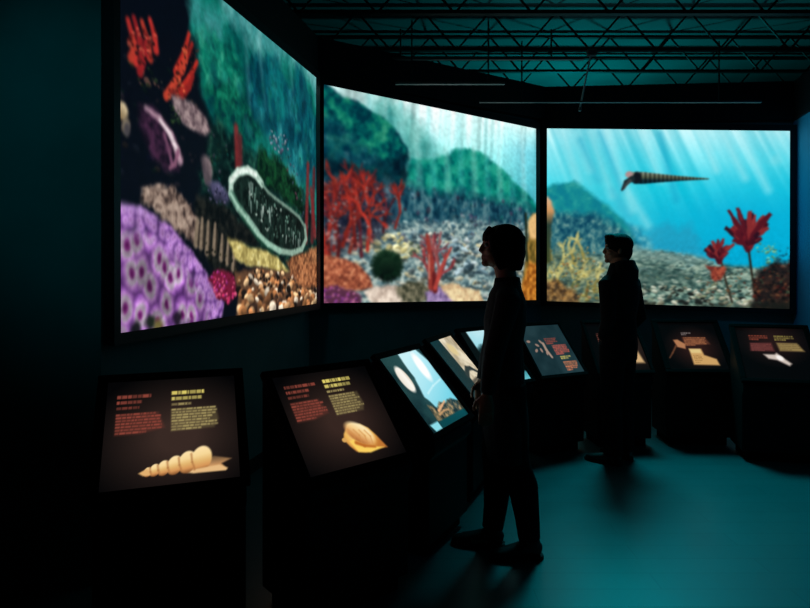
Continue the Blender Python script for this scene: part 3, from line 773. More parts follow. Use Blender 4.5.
    for k, (x, y) in enumerate([(5.7,194.0),(14.8,186.7),(26.1,188.7),(35.2,181.5),(44.2,192.7),(53.3,187.8),(14.8,161.2),(30.7,156.2),(42.0,151.2),(5.7,154.6)]):
        c.branch((x, y), -1.5 + rnd.uniform(-0.3, 0.3), 14, 1.6, rnd.choice([(164, 146, 64), (134, 122, 62), (170, 160, 92), (104, 110, 66)]), 90 + k, depth=2, spread=0.7, soft=2.4, tip=(184, 176, 110))
    c.scatter([(1.1,140.8),(48.7,134.9),(66.7,162.0),(60.0,196.8),(1.1,201.1)], 150, 0.9, 2.6, [(176, 160, 84), (140, 124, 66), (90, 110, 84), (50, 76, 74), (150, 110, 64), (214, 210, 160), (110, 150, 140)], 34, alpha=0.8)
    c.poly([(-8.0,178.2),(10.2,175.3),(30.7,186.2),(37.5,202.2),(-8.0,203.8)], lambda X, Y: ramp(fbm(X, Y, 4, 47, 3), [(0.3, (60, 36, 22)), (0.7, (178, 126, 66))]), soft=6, warp=4, alpha=0.8)
    # tall orange sponge at the left edge
    c.poly([(-8.0,80.6),(1.1,78.1),(6.8,87.3),(8.0,98.9),(4.6,117.5),(3.4,154.6),(-8.0,159.6)], lambda X, Y: ramp(Y, [(78, (226, 186, 150)), (95, (206, 150, 96)), (112, (40, 60, 50)), (150, (60, 70, 40))]), soft=3, warp=1.5)
    # swimming straight-coned shell
    cone = [(95.7,48.8),(109.1,48.6),(126.8,50.6),(148.8,52.5),(180.6,54.8),(180.6,55.9),(148.9,58.2),(126.8,60.3),(109.1,62.3),(98.0,62.5),(92.4,58.0),(92.4,52.3)]
    def bands(X, Y):
        b = np.sin((X - 90) * (1.05 + (X - 90) * 0.004)) * 0.5 + 0.5
        t = np.clip((Y - 49) / 14.0, 0, 1)
        col = ramp(t, [(0, (146, 158, 142)), (0.4, (96, 104, 80)), (0.65, (20, 48, 58)), (1, (6, 40, 56))])
        return col * (0.45 + 0.55 * b)[..., None]
    c.poly(cone, bands, soft=1.2)
    c.ell((101.3,55.0), 4.6, 6.4, 0.1, (16, 22, 30), 0.4)
    c.ell((92.4,51.7), 4.2, 3.6, -0.4, (176, 140, 140), 0.5)
    c.stroke([(95.7,56.8),(89.0,60.4),(84.6,69.6)], 3.4, 1.2, (26, 40, 44), 1.4)
    c.stroke([(93.5,59.1),(89.0,63.8),(86.8,68.4)], 2.0, 0.8, (60, 66, 66), 1.2)

    # red sea lilies
    def lily(base, r, cup, n, a0, a1, cols, seed):
        rr = random.Random(seed)
        bx, by = base
        c.poly([(bx - cup * 0.5, by + cup * 1.6), (bx - cup * 1.6, by - cup * 0.6), (bx - cup * 1.2, by - cup * 2.2), (bx + cup * 1.2, by - cup * 2.2), (bx + cup * 1.6, by - cup * 0.6), (bx + cup * 0.5, by + cup * 1.6)],
               lambda X, Y: ramp(fbm(X, Y, 4, seed, 3, 2), [(0.3, cols[2]), (0.7, cols[1])]), soft=1.5, warp=1)
        for k in range(n):
            a = a0 + (a1 - a0) * k / (n - 1) + rr.uniform(-0.1, 0.1)
            l = r * rr.uniform(0.75, 1.12)
            ca, sa = math.cos(a), math.sin(a)
            wd = cup * rr.uniform(0.65, 1.0)
            mx, my = bx + ca * l * 0.62, by + sa * l * 0.62
            tx, ty = bx + ca * l + rr.uniform(-1.5, 1.5), by + sa * l
            c.poly([(bx, by), (mx - sa * wd, my + ca * wd), (tx - sa * wd * 0.7, ty + ca * wd * 0.7), (tx + sa * wd * 0.4, ty - ca * wd * 0.4), (mx + sa * wd, my - ca * wd)], rr.choice(cols), soft=1.4, warp=1.2, wsize=4, seed=k)
            if k % 2:
                c.stroke([(mx, my), (tx, ty)], 0.5, 0.3, (176, 64, 60), 1.0, 0.7)

    reds = [(84, 20, 32), (112, 28, 36), (58, 14, 28), (132, 42, 44), (44, 16, 30)]
    c.stroke([(223.2,130.3),(227.6,163.0),(231.9,191.1)], 1.2, 1.4, (40, 34, 26), 1.2)
    c.stroke([(192.8,142.4),(199.4,171.7),(206.0,194.2)], 1.1, 1.3, (50, 46, 36), 1.2)
    lily((224.2,126.9), 33, 4.6, 9, -2.55, -0.7, reds, 3)
    lily((223.2,130.3), 22, 4.6, 8, -2.7, -0.7, reds, 4)
    lily((223.1,123.5), 36, 4.0, 5, -2.1, -0.9, reds, 8)
    lily((191.7,143.6), 19, 3.4, 8, -2.75, -0.75, reds, 5)
    lily((191.7,145.9), 13, 3.6, 6, -2.8, -0.7, reds, 6)
    c.poly([(177.5,154.2),(197.2,153.7),(199.4,158.1),(192.8,170.8),(186.3,171.0)], lambda X, Y: ramp(fbm(X, Y, 4, 59, 3), [(0.3, (110, 40, 34)), (0.7, (176, 84, 60))]), soft=2.5, warp=2.5)
    c.scatter([(231.8,127.8),(251.2,125.1),(257.7,147.4),(238.3,154.7)], 40, 1.2, 2.6, [(120, 190, 160), (90, 150, 110), (150, 200, 150), (60, 130, 130)], 35, alpha=0.8)
    c.scatter([(253.4,134.0),(270.5,129.1),(270.6,158.3),(253.4,158.8)], 30, 1.2, 3, [(10, 96, 128), (20, 80, 100), (30, 110, 130)], 36, alpha=0.8)
    # dark brown bush in the right corner
    c.poly([(227.6,179.9),(234.0,159.4),(246.9,150.0),(262.0,149.5),(273.7,142.5),(273.9,207.7),(225.5,204.9)], lambda X, Y: ramp(fbm(X, Y, 4, 53, 4), [(0.3, (16, 14, 16)), (0.6, (48, 28, 24)), (0.82, (100, 54, 38))]), soft=7, warp=5, alpha=0.92)
    c.scatter([(229.7,164.0),(249.1,149.9),(270.5,147.0),(270.7,192.0),(227.6,195.7)], 110, 0.9, 2.4, [(96, 36, 28), (60, 24, 22), (24, 18, 20), (140, 84, 54), (70, 50, 36), (14, 14, 16), (50, 66, 50), (18, 16, 18)], 37, alpha=0.85)
    c.scatter([(171.0,156.7),(227.6,159.6),(227.6,191.2),(171.0,193.1)], 46, 1.0, 2.2, [(110, 60, 44), (150, 96, 60), (60, 70, 54), (96, 120, 96)], 38, alpha=0.7)
    # the floor sinks into shade along the bottom
    c.poly([(-8.0,202.6),(60.0,200.3),(127.0,202.6),(192.9,200.3),(236.3,195.4),(273.9,189.7),(273.9,207.7),(-8.0,213.1)], (22, 26, 22), soft=8, warp=4, alpha=0.8)
    c.grain(0.10, 2.2, 95, lambda X, Y: np.clip((Y - 100) / 40, 0.25, 1))
    c.soften(0.8)
    return c


# ------------------------------------------------------------------ the three screens
def screen(label, piclabel, cv, tl, tr, br_, bl, fl, fr):
    """picture plus a black frame of bars; fl / fr are the widths of the left and right bars"""
    tl, tr, br_, bl = map(Vector, (tl, tr, br_, bl))
    mid = (bl + br_) / 2
    root = thing('projection_screen', label, 'screen', (mid.x, mid.y, mid.z - 0.06), 0, 'projection screens along the curved wall')
    off = root.location.copy()
    pic = picture_mesh('picture', [c - off for c in (tl, tr, br_, bl)], cv, M_SCREEN, root)
    pic['label'] = piclabel
    ux = (tr - tl).normalized()
    uz = (tl - bl).normalized()
    nn = ux.cross(uz).normalized()
    if nn.y > 0:
        nn = -nn
    bm = bmesh.new()

    def strip(a, b, c, d, front=0.004, back=0.055):
        f = [bm.verts.new(p - off + nn * front) for p in (a, b, c, d)]
        k = [bm.verts.new(p - off - nn * back) for p in (a, b, c, d)]
        bm.faces.new(f)
        bm.faces.new(k[::-1])
        for i in range(4):
            j = (i + 1) % 4
            bm.faces.new((f[i], k[i], k[j], f[j]))
    ft, fb = 0.07, 0.055
    e = 0.004
    strip(tl - ux * fl + uz * ft, tr + ux * fr + uz * ft, tr + ux * fr + uz * e, tl - ux * fl + uz * e)
    strip(bl - ux * fl - uz * e, br_ + ux * fr - uz * e, br_ + ux * fr - uz * fb, bl - ux * fl - uz * fb)
    strip(tl - ux * fl + uz * e, tl - ux * e + uz * e, bl - ux * e - uz * e, bl - ux * fl - uz * e)
    strip(tr + ux * e + uz * e, tr + ux * fr + uz * e, br_ + ux * fr - uz * e, br_ + ux * e - uz * e)
    link_mesh('frame', bm, M_FRAME, root)
    bm = bmesh.new()
    f = [bm.verts.new(p - off - nn * 0.03) for p in (tl, tr, br_, bl)]
    k = [bm.verts.new(p - off - nn * 0.055) for p in (tl, tr, br_, bl)]
    bm.faces.new(f)
    bm.faces.new(k[::-1])
    for i in range(4):
        j = (i + 1) % 4
        bm.faces.new((f[i], k[i], k[j], f[j]))
    link_mesh('back_panel', bm, M_FRAME, root)
    return root


screen('large lit screen showing a purple coral mound and a white-rimmed shell, at the left',
       'coral reef picture with purple mound and dark cliff', paint_left(),
       (-1.361, 2.914, 3.186), (-0.786, 5.389, 3.183), (-0.782, 5.389, 1.186), (-1.357, 2.914, 1.190), 0.05, 0.085)
screen('large lit screen showing a red branching reef under green underwater hills, between the other two',
       'reef picture with red branching corals and green hills', paint_mid(),
       (-0.740, 5.574, 3.177), (1.503, 7.000, 3.098), (1.503, 7.000, 1.133), (-0.740, 5.574, 1.180), 0.085, 0.06)
screen('bright blue water screen with a swimming cone shell and red sea lilies',
       'open blue water picture with light rays and sea floor', paint_right(),
       (1.644, 7.060, 3.115), (4.318, 6.842, 3.037), (4.313, 6.842, 1.040), (1.644, 7.060, 1.118), 0.06, 0.07)

# ------------------------------------------------------------------ roof trusses, rails, hanging cable
def truss(label, y, x0, x1, zb, zt, step, shift):
    r = thing('roof_truss', label, 'truss', ((x0 + x1) / 2, y, zb), 0, 'open-web roof trusses overhead')
    ox = (x0 + x1) / 2
    for nm, z in (('bottom_chord', zb), ('top_chord', zt)):
        for k in ((0,) if nm == 'top_chord' else (0,)):
            b2 = bmesh.new()
            box(b2, (x0 - ox, -0.03, z - zb - 0.014), (x1 - ox, 0.03, z - zb + 0.014))
            link_mesh(nm, b2, M_STEEL, r)
    b2 = bmesh.new()
    x, up = x0 + shift, True
    while x + step < x1:
        bar(b2, (x - ox, 0, 0 if up else zt - zb), (x + step - ox, 0, zt - zb if up else 0), 0.011, 6)
        x += step
        up = not up
    link_mesh('web', b2, M_STEEL, r)
    return r


ZB, ZT = 3.86, 4.27
for k, (y, lab) in enumerate(((4.55, 'dark open-web roof truss nearest the viewer, high above the consoles'),
                              (5.65, 'second zigzag roof truss from the front, over the consoles'),
                              (6.60, 'third zigzag roof truss from the front, just before the blue water screen'),
                              (7.32, 'fourth zigzag roof truss from the front, just behind the blue screen wall'),
                              (8.05, 'rearmost zigzag roof truss, low over the far fascia'))):
    truss(lab, y, -5.4, 7.9, ZB, ZT, 0.36, 0.1 * k)


def rail(name, label, a, b, s, m, cat, group):
    c = (Vector(a) + Vector(b)) / 2
    r = thing(name, label, cat, c, 0, group)
    b2 = bmesh.new()
    d = (Vector(b) - Vector(a))
    h = d.length / 2
    ang = math.atan2(d.y, d.x)
    M = Matrix.Rotation(ang, 4, 'Z')
    box(b2, (-h, -s, -s * 0.6), (h, s, s * 0.6), M)
    link_mesh('bar', b2, m, r)
    for t in (-0.7, 0.7):
        b2 = bmesh.new()
        p = M @ Vector((h * t, 0, 0))
        bar(b2, p, (p.x, p.y, ZB - c.z - 0.018), 0.008, 6)
        link_mesh('hanger', b2, M_STEEL, r)
    return r


G = 'lighting rails under the trusses'
rail('lighting_rail', 'grey lighting rail hung highest, over the middle screen', (-0.36, 5.98, 3.55), (1.75, 5.98, 3.55), 0.018, M_GREY, 'rail', G)
rail('lighting_rail', 'short grey lighting rail just above the top edge of the middle screen', (-0.09, 5.75, 3.24), (0.94, 5.75, 3.24), 0.018, M_GREY, 'rail', G)
rail('lighting_rail', 'longest grey lighting rail, stretching across above the blue water screen', (0.77, 6.3, 3.215), (3.68, 6.3, 3.215), 0.014, M_GREY, 'rail', G)

r = thing('hanging_cable', 'pale thin cable hanging at a slight tilt from a roof truss', 'cable', (2.0, 6.53, 3.84), 0)
b2 = bmesh.new()
bar(b2, (0.0, 0, 0.0), (-0.125, 0.0, -0.62), 0.009, 8)
link_mesh('cable', b2, M_PALE, r)
b2 = bmesh.new()
box(b2, (-0.05, -0.03, -0.07), (0.05, 0.03, 0.0))
soften(link_mesh('ceiling_bracket', b2, M_GREY, r), 0.008)
b2 = bmesh.new()
bar(b2, (-0.125, 0, -0.62), (-0.13, 0, -0.66), 0.016, 8)
link_mesh('plug', b2, M_GREY, r)


# ------------------------------------------------------------------ console prints (centimetres: 52 wide, 47 tall)
PW, PH = 52.0, 47.0


def marks(c, x, y, w, rows, lead, h, col, seed, ragged=0.2, alpha=1.0):
    """rows of small unreadable word-shaped marks"""
    rr = random.Random(seed)
    for k in range(rows):
        end = x + w * (1 - rr.uniform(0, ragged)) if k < rows - 1 or rows == 1 else x + w * rr.uniform(0.3, 0.7)
        q = x
        while q < end - 0.4:
            l = min(rr.uniform(0.7, 2.6), end - q)
            c.poly([(q, y), (q + l, y), (q + l, y + h), (q, y + h)], col, soft=0.3, alpha=alpha * rr.uniform(0.6, 1.0))
            q += l + 0.3
        y += lead


def two_columns(c, seed, red=(140, 66, 54), gold=(160, 144, 92), x1=4.0, x2=25.5, y=6.6, w=19, tw=0.7):
    def block(pts, col):
        c.poly(pts, col, soft=1.2, alpha=0.45)
    marks(c, x1, y, w * tw, 1, 2, 1.5, red, seed, 0.0)
    marks(c, x1, y + 2.7, w * tw * 0.72, 1, 2, 1.4, red, seed + 1, 0.0)
    marks(c, x1, y + 5.4, w * tw * 0.66, 1, 2, 1.2, tuple(v * 0.85 for v in red), seed + 2, 0)
    block([(x1, y + 8.6), (x1 + w * 0.86, y + 8.6), (x1 + w, y + 16), (x1 + w * 0.5, y + 18), (x1, y + 18)], tuple(v * 0.8 for v in red))
    marks(c, x1, y + 8.6, w, 7, 1.35, 0.85, red, seed + 3)
    marks(c, x2, y - 0.6, w * tw, 1, 2, 1.7, (232, 214, 110), seed + 4, 0.0)
    marks(c, x2, y + 2.2, w * tw * 0.92, 1, 2, 1.6, (214, 198, 106), seed + 5, 0.0)
    marks(c, x2, y + 5.2, w * tw * 0.6, 1, 2, 1.1, gold, seed + 6, 0)
    block([(x2, y + 7.8), (x2 + w * 0.95, y + 7.8), (x2 + w, y + 14), (x2 + w * 0.9, y + 17.6), (x2, y + 18)], tuple(v * 0.75 for v in gold))
    marks(c, x2, y + 7.8, w, 8, 1.3, 0.85, gold, seed + 7)


def dark_print(w, h, glow=(44, 31, 28), gc=(27, 22), gr=27):
    c = Canvas(PW, PH, w, h, (10, 9, 10))

    def g(X, Y):
        d = np.hypot((X - gc[0]) / gr, (Y - gc[1]) / (gr * 0.85))
        t = np.clip(1.25 - d, 0, 1)[..., None]
        return np.array((4, 4, 5)) * (1 - t) + np.array(glow) * t
    c.all(g)
    return c


def print_turret():
    """pale spiral turret shell lying on its side"""
    c = dark_print(150, 136, (56, 41, 36), (28, 27), 30)
    two_columns(c, 100)
    spec = ((17.0, 41.0, 1.9), (19.6, 40.5, 2.5), (22.9, 40.0, 3.1), (27.0, 39.3, 3.9), (31.8, 38.5, 4.6), (37.2, 37.7, 5.4))
    c.poly([(30, 42.5), (42, 37), (49.0, 38.8), (45, 40.5), (47, 43.2), (34, 43.4)], lambda X, Y: ramp(Y, [(37, (96, 74, 52)), (41, (204, 150, 98)), (43, (236, 196, 140))]), soft=0.8)
    for x, y, r in spec[::-1]:
        c.ell((x, y), r * 0.74, r * 1.02, 0.28, lambda u, v: ramp(v + 0.35 * u, [(-1, (255, 226, 170)), (-0.35, (246, 214, 150)), (0.15, (226, 180, 110)), (0.6, (214, 150, 88)), (1.05, (130, 80, 44))]), 0.16)
    for x, y, r in spec[1:]:
        c.stroke([(x - r * 0.72, y - r * 0.45), (x - r * 0.66, y + r * 0.2), (x - r * 0.45, y + r * 0.8)], 0.35, 0.25, (170, 112, 64), 0.7, 0.8)
    c.poly([(13.6, 41.2), (17, 39.4), (18, 42.4), (15.4, 42.4)], (226, 176, 112), soft=0.6)
    c.poly([(35, 41.8), (44, 41.0), (47.3, 42.6), (46.5, 43.6), (34, 43.2)], (230, 186, 130), soft=0.7)
    return c


class Moved:
    """draws on a canvas shifted and scaled about a point"""
    def __init__(self, c, ox, oy, k, dx, dy):
        self.c, self.f, self.k = c, (lambda p: (ox + (p[0] - ox) * k + dx, oy + (p[1] - oy) * k + dy)), k
        self.g = lambda X, Y: ((X - ox - dx) / k + ox, (Y - oy - dy) / k + oy)

    def poly(self, pts, col, **kw):
        self.c.poly([self.f(p) for p in pts], (lambda X, Y: col(*self.g(X, Y))) if callable(col) else col, **kw)

    def ell(self, p, rx, ry, rot, col, soft=0.15, **kw):
        self.c.ell(self.f(p), rx * self.k, ry * self.k, rot, col, soft, **kw)

    def stroke(self, pts, w0, w1, col, soft=0.8, alpha=1.0):
        self.c.stroke([self.f(p) for p in pts], w0 * self.k, w1 * self.k, col, soft, alpha)


def print_whelk():
    """round whorled shell with a pointed end"""
    c = dark_print(150, 136, (54, 38, 33), (26, 26), 29)
    two_columns(c, 140, x1=4.0, x2=24.5, y=5.0, w=17, tw=0.95)
    base, c = c, Moved(c, 35, 35, 0.86, -2.6, 1.0)
    c.poly([(23.5, 33.5), (25, 30.5), (28, 27.5), (32, 26), (37, 27), (41, 30), (44, 35), (47.5, 42.5), (41, 42.2), (33, 42.6), (28, 41), (25.5, 37.5)],
           lambda X, Y: ramp(np.hypot((X - 34) / 12, (Y - 31) / 12), [(0, (238, 176, 104)), (0.35, (250, 206, 130)), (0.7, (236, 180, 90)), (1.05, (190, 116, 50))]), soft=0.9)
    c.ell((34.5, 32), 9.0, 5.2, 0.75, lambda u, v: ramp(v, [(-1, (255, 240, 196)), (-0.2, (246, 206, 140)), (0.5, (212, 146, 84)), (1, (168, 98, 48))]), 0.3)
    for k in range(4):
        c.stroke([(28.5 + k * 3.2, 28.6 + k * 0.8), (30.5 + k * 3.2, 32 + k * 0.9), (30 + k * 3.2, 36 + k)], 0.4, 0.3, (206, 142, 76), 0.8, 0.7)
    c.poly([(26.5, 35), (29, 34.4), (33, 38), (39, 40.5), (45.5, 42), (36, 43.2), (29, 41.5)], (250, 208, 96), soft=0.9)
    c.stroke([(30, 36.5), (34, 39), (40, 40.8)], 1.0, 0.6, (186, 104, 40), 1.0)
    c.ell((23.8, 33.8), 1.4, 1.2, 0.2, (216, 164, 90), 0.4)
    return base


def print_lightbox():
    """bright pale blue print with a white egg shape, a white blaze and a dark sea-bed strip"""
    c = Canvas(PW, PH, 150, 136, (16, 40, 44))
    c.all(lambda X, Y: ramp(fbm(X, Y, 12, 3, 3), [(0.3, (10, 30, 34)), (0.7, (34, 66, 66))]))
    c.poly([(23, -1), (46, -1), (52, 8), (52, 37), (22, 37), (18, 28), (22, 16)], lambda X, Y: ramp(Y / 37.0 + (X - 36) / 90.0, [(0, (200, 240, 246)), (0.5, (168, 226, 238)), (1, (120, 208, 226))]), soft=2, warp=1)
    c.ell((39, 11), 5, 9.5, 0.1, (255, 252, 250), 0.5)
    c.ell((11.5, 15.0), 5.5, 8.5, -0.1, lambda u, v: ramp(u, [(-1, (236, 226, 210)), (0.3, (252, 246, 236)), (1, (226, 210, 190))]), 0.25)
    c.stroke([(24, 27), (36, 24), (50, 22)], 0.5, 0.5, (216, 246, 250), 1, 0.7)
    c.poly([(14, 33), (22, 36), (30, 33.5), (36, 35), (44, 34), (52, 37), (52, 43), (14, 43)], lambda X, Y: ramp(fbm(X, Y, 3, 5, 3), [(0.3, (26, 30, 28)), (0.55, (92, 84, 60)), (0.8, (170, 140, 96))]), soft=1.5, warp=1.5)
    c.stroke([(22, 38), (30, 36), (36, 34.5)], 0.9, 0.5, (226, 170, 120), 1)
    c.stroke([(20, 40), (28, 39), (34, 39.6)], 0.7, 0.5, (196, 150, 100), 1)
    c.poly([(3, 42.5), (13, 42.5), (13, 47), (5, 47)], (140, 220, 232), soft=1.2)
    c.poly([(14, 43), (52, 43), (52, 47), (14, 47)], (8, 66, 72), soft=1)
    return c


def print_cream():
    """cream print with a dark slender shape across it"""
    c = Canvas(PW, PH, 90, 82, (206, 190, 160))
    c.all(lambda X, Y: ramp(fbm(X, Y, 10, 9, 3), [(0.3, (176, 158, 128)), (0.7, (232, 218, 190))]))
    c.poly([(-2, -2), (22, -2), (24, 49), (-2, 49)], (8, 16, 17), soft=1.5)
    c.stroke([(22, 30), (32, 26), (40, 27), (52, 34)], 2.6, 1.2, (38, 34, 30), 1.5)
    c.stroke([(24, 36), (36, 35), (50, 40)], 1.4, 0.8, (90, 76, 60), 1.5)
    c.ell((34, 10), 7, 5, 0.4, (220, 196, 140), 0.6)
    return c


def print_sky():
    """pale sky-blue print"""
    c = Canvas(PW, PH, 80, 72, (150, 218, 230))
    c.all(lambda X, Y: ramp(Y / 47 + 0.2 * (fbm(X, Y, 12, 7, 3) - 0.5), [(0, (190, 232, 240)), (0.6, (120, 206, 222)), (0.8, (40, 120, 130)), (1.0, (120, 210, 222))]))
    c.poly([(6, 16), (30, 10), (48, 18), (40, 30), (10, 30)], (16, 40, 44), soft=4, warp=3)
    c.poly([(-2, -2), (8, -2), (12, 49), (-2, 49)], (8, 16, 17), soft=1.5)
    c.poly([(40, -2), (54, -2), (54, 40), (46, 40)], (8, 16, 17), soft=1.5)
    return c


def print_petals():
    """print with red and gold text blocks and small white shapes, teal glass reflection painted in"""
    c = Canvas(PW, PH, 100, 90, (24, 46, 52))
    c.all(lambda X, Y: ramp(fbm(X, Y, 16, 7, 3), [(0.3, (22, 44, 50)), (0.7, (34, 58, 64))]))  # blue-grey ground stands in for teal light reflected by the glass
    for k, (x, y) in enumerate(((5, 15), (13, 19), (19, 16), (15, 24), (20, 27), (9, 24))):
        c.ell((x, y), 2.2, 1.2, 0.5 * k, (150, 124, 112), 0.5)
    c.stroke([(21, 18), (21, 24), (23, 31)], 1.5, 1.2, (166, 140, 124), 1.2)
    marks(c, 25, 13, 15, 4, 1.6, 1.1, (150, 70, 58), 200, 0.2)
    marks(c, 30, 20, 18, 6, 1.6, 1.2, (196, 92, 78), 201, 0.15)
    marks(c, 33, 31, 14, 2, 1.6, 1.2, (206, 188, 96), 202, 0.1)
    marks(c, 33, 36, 17, 6, 1.5, 1.1, (204, 122, 86), 203, 0.2)
    return c


def print_pale_tile():
    """dark print with one small pale tile near its right edge"""
    c = dark_print(80, 72, (40, 28, 24), (40, 26), 24)
    c.poly([(39, 27), (45, 25), (49, 40), (39, 40)], (206, 170, 120), soft=2.5)
    marks(c, 38, 12, 9, 6, 1.9, 1.2, (120, 72, 52), 210)
    marks(c, 8, 10, 18, 8, 1.9, 1.2, (110, 60, 50), 211)
    return c


def print_cross():
    """dark print with a block of red text and a bright cream block below"""
    c = dark_print(100, 90, (44, 24, 22), (28, 26), 23)
    marks(c, 19, 10.0, 9, 2, 1.6, 1.3, (120, 110, 108), 220, 0)
    c.poly([(19, 15), (40, 15), (43, 22), (19, 24)], (84, 48, 36), soft=2)
    marks(c, 20, 15, 21, 6, 1.5, 1.2, (150, 94, 62), 221, 0.1)
    c.poly([(10, 18), (14, 17.5), (20, 22), (19, 27), (12, 25)], (176, 120, 82), soft=1.6)
    c.stroke([(11, 24), (6, 31), (2, 36)], 0.8, 0.5, (96, 60, 40), 1.2)
    c.poly([(22, 27), (33, 27), (34, 33), (44, 37), (45, 43), (22, 42.5)], (204, 160, 100), soft=1.8)
    c.poly([(22, 27), (32, 27), (32, 31), (23, 31)], (222, 196, 132), soft=1.6)
    marks(c, 24, 33, 8, 5, 1.7, 0.8, (150, 110, 60), 222)
    return c


def print_shard():
    """dark print with red and gold text above a bright white shard"""
    c = dark_print(100, 90, (34, 20, 20), (26, 12), 24)
    marks(c, 9, 7, 15, 3, 1.7, 1.4, (120, 56, 42), 230, 0.05)
    marks(c, 28, 7, 15, 3, 1.7, 1.4, (120, 108, 56), 231, 0.05)
    c.poly([(9, 14.5), (25, 14), (26, 22), (8, 22)], (84, 42, 42), soft=1.8)
    marks(c, 9, 15, 16, 5, 1.5, 1.1, (112, 60, 56), 232, 0.05)
    c.poly([(29, 14), (44, 14), (48, 21.5), (30, 21.5)], (142, 120, 74), soft=1.8)
    marks(c, 30, 15, 16, 4, 1.6, 0.8, (104, 86, 52), 233, 0.05)
    c.poly([(17, 25), (25, 25), (27, 23.5), (30, 27), (36, 33), (34, 35), (30, 32.5), (26, 30), (20, 29)], (206, 192, 182), soft=1.8)
    c.ell((28.5, 28), 2.8, 2.0, 0.6, (250, 244, 240), 0.7)
    return c


# ------------------------------------------------------------------ the nine consoles
def console(label, x, y, deg, cv, plabel, pw=0.52, bw=0.60):
    """slanted reading console: x, y is the middle of its raised back edge"""
    a = R(deg)
    r = thing('exhibit_console', label, 'console', (x, y, 0), a, 'slanted exhibit consoles along the screens')
    h = bw / 2
    b2 = bmesh.new()
    prism(b2, [(0.035, 0.07), (0.035, 0.99), (0.02, 1.0), (-0.345, 0.59), (-0.345, 0.545), (-0.315, 0.51), (-0.315, 0.07)], -h + 0.015, h - 0.015)
    soften(link_mesh('pedestal', b2, M_CONSOLE, r), 0.008)
    b2 = bmesh.new()
    box(b2, (-h + 0.05, -0.28, 0.0), (h - 0.05, 0.005, 0.075))
    link_mesh('plinth', b2, M_BEZEL, r)
    # the slope: back edge (0, 1.0) to front edge (-.32, .64)
    e = Vector((0, -0.32, -0.36)).normalized()
    n = Vector((0, -e.z, e.y))
    n = Vector((0, -0.36, 0.32)).normalized()
    o0 = Vector((0, 0, 1.0)) + n * 0.012
    ln = 0.4817

    def P(u, s, t):
        return o0 + Vector((u, 0, 0)) + e * s + n * t
    b2 = bmesh.new()

    def slab(u0, u1, s0, s1, t0, t1):
        vs = [b2.verts.new(P(*q)) for q in ((u0, s0, t0), (u1, s0, t0), (u1, s1, t0), (u0, s1, t0), (u0, s0, t1), (u1, s0, t1), (u1, s1, t1), (u0, s1, t1))]
        for f in [(0, 3, 2, 1), (4, 5, 6, 7), (0, 1, 5, 4), (1, 2, 6, 5), (2, 3, 7, 6), (3, 0, 4, 7)]:
            b2.faces.new([vs[i] for i in f])
    g = pw / 2 + 0.002
    slab(-h, h, -0.035, -0.002, -0.02, 0.010)
    slab(-h, h, ln + 0.002, ln + 0.035, -0.02, 0.010)
    slab(-h, -g, -0.002, ln + 0.002, -0.02, 0.010)
    slab(g, h, -0.002, ln + 0.002, -0.02, 0.010)
    slab(-g, g, -0.002, ln + 0.002, -0.02, -0.004)
    soften(link_mesh('bezel', b2, M_BEZEL, r), 0.004)
    k = pw / 2
    p = picture_mesh('graphic_panel', [P(-k, 0, 0), P(k, 0, 0), P(k, ln, 0), P(-k, ln, 0)], cv, M_PANEL, r)
    p['label'] = plabel
    return r


console('slanted black console with a long pale spiral shell on its dark panel', -1.03, 2.71, 20.0, print_turret(), 'backlit panel with two text blocks and a long spiral shell')
console('slanted black console with a round orange whelk-like shell on its dark panel', -0.405, 2.90, 41.0, print_whelk(), 'backlit panel with two text blocks and a round shell')
console('slanted console with a bright pale blue panel and a white egg shape', -0.035, 3.50, 62.5, print_lightbox(), 'bright pale blue panel', pw=0.49, bw=0.56)
console('console with a cream panel crossed by a dark streak, past the bright blue one', 0.235, 4.22, 68, print_cream(), 'cream panel with a dark slender shape', pw=0.46, bw=0.54)
console('console with a sky-blue panel partly behind the nearer standing person', 0.58, 4.80, 42, print_sky(), 'pale sky-blue panel', pw=0.46, bw=0.52)
console('console with a dim grey-blue panel of red and gold text between the two people', 1.125, 5.21, 28, print_petals(), 'dim panel with red and gold text, teal reflection painted into its ground', pw=0.45, bw=0.50)
console('console mostly behind the farther standing person, one pale patch showing', 1.80, 5.40, 6, print_pale_tile(), 'dark panel with a small pale tile', pw=0.44, bw=0.50)
console('console with a glowing orange and cream panel, under the blue water screen', 2.50, 5.46, -3, print_cross(), 'dark panel with orange and cream blocks', pw=0.48, bw=0.58)
console('console with a white shard on its panel, last one beside the blue wall', 2.97, 4.99, -14, print_shard(), 'dark panel with a white shard below text', pw=0.50, bw=0.58)


# ------------------------------------------------------------------ people
def loft(bm, st, side, seg=18):
    """closed tube through stations (centre, half-width along side, half-depth); side is the lateral axis"""
    side = Vector(side)
    rings = []
    n = len(st)
    for i, (c, rx, ry) in enumerate(st):
        c = Vector(c)
        a = Vector(st[max(0, i - 1)][0])
        b = Vector(st[min(n - 1, i + 1)][0])
        t = (b - a).normalized()
        s = (side - t * side.dot(t)).normalized()
        f = t.cross(s)
        rings.append([bm.verts.new(c + s * (rx * math.cos(2 * math.pi * k / seg)) + f * (ry * math.sin(2 * math.pi * k / seg))) for k in range(seg)])
    for i in range(n - 1):
        for k in range(seg):
            j = (k + 1) % seg
            bm.faces.new((rings[i][k], rings[i][j], rings[i + 1][j], rings[i + 1][k]))
    bm.faces.new(rings[0][::-1])
    bm.faces.new(rings[-1])


def ball(bm, c, rx, ry, rz, u=20, v=14, M=None):
    T = Matrix.Translation(Vector(c)) @ (M.to_4x4() if M is not None else Matrix.Identity(4)) @ Matrix.Diagonal((rx, ry, rz, 1))
    bmesh.ops.create_uvsphere(bm, u_segments=u, v_segments=v, radius=1.0, matrix=T)


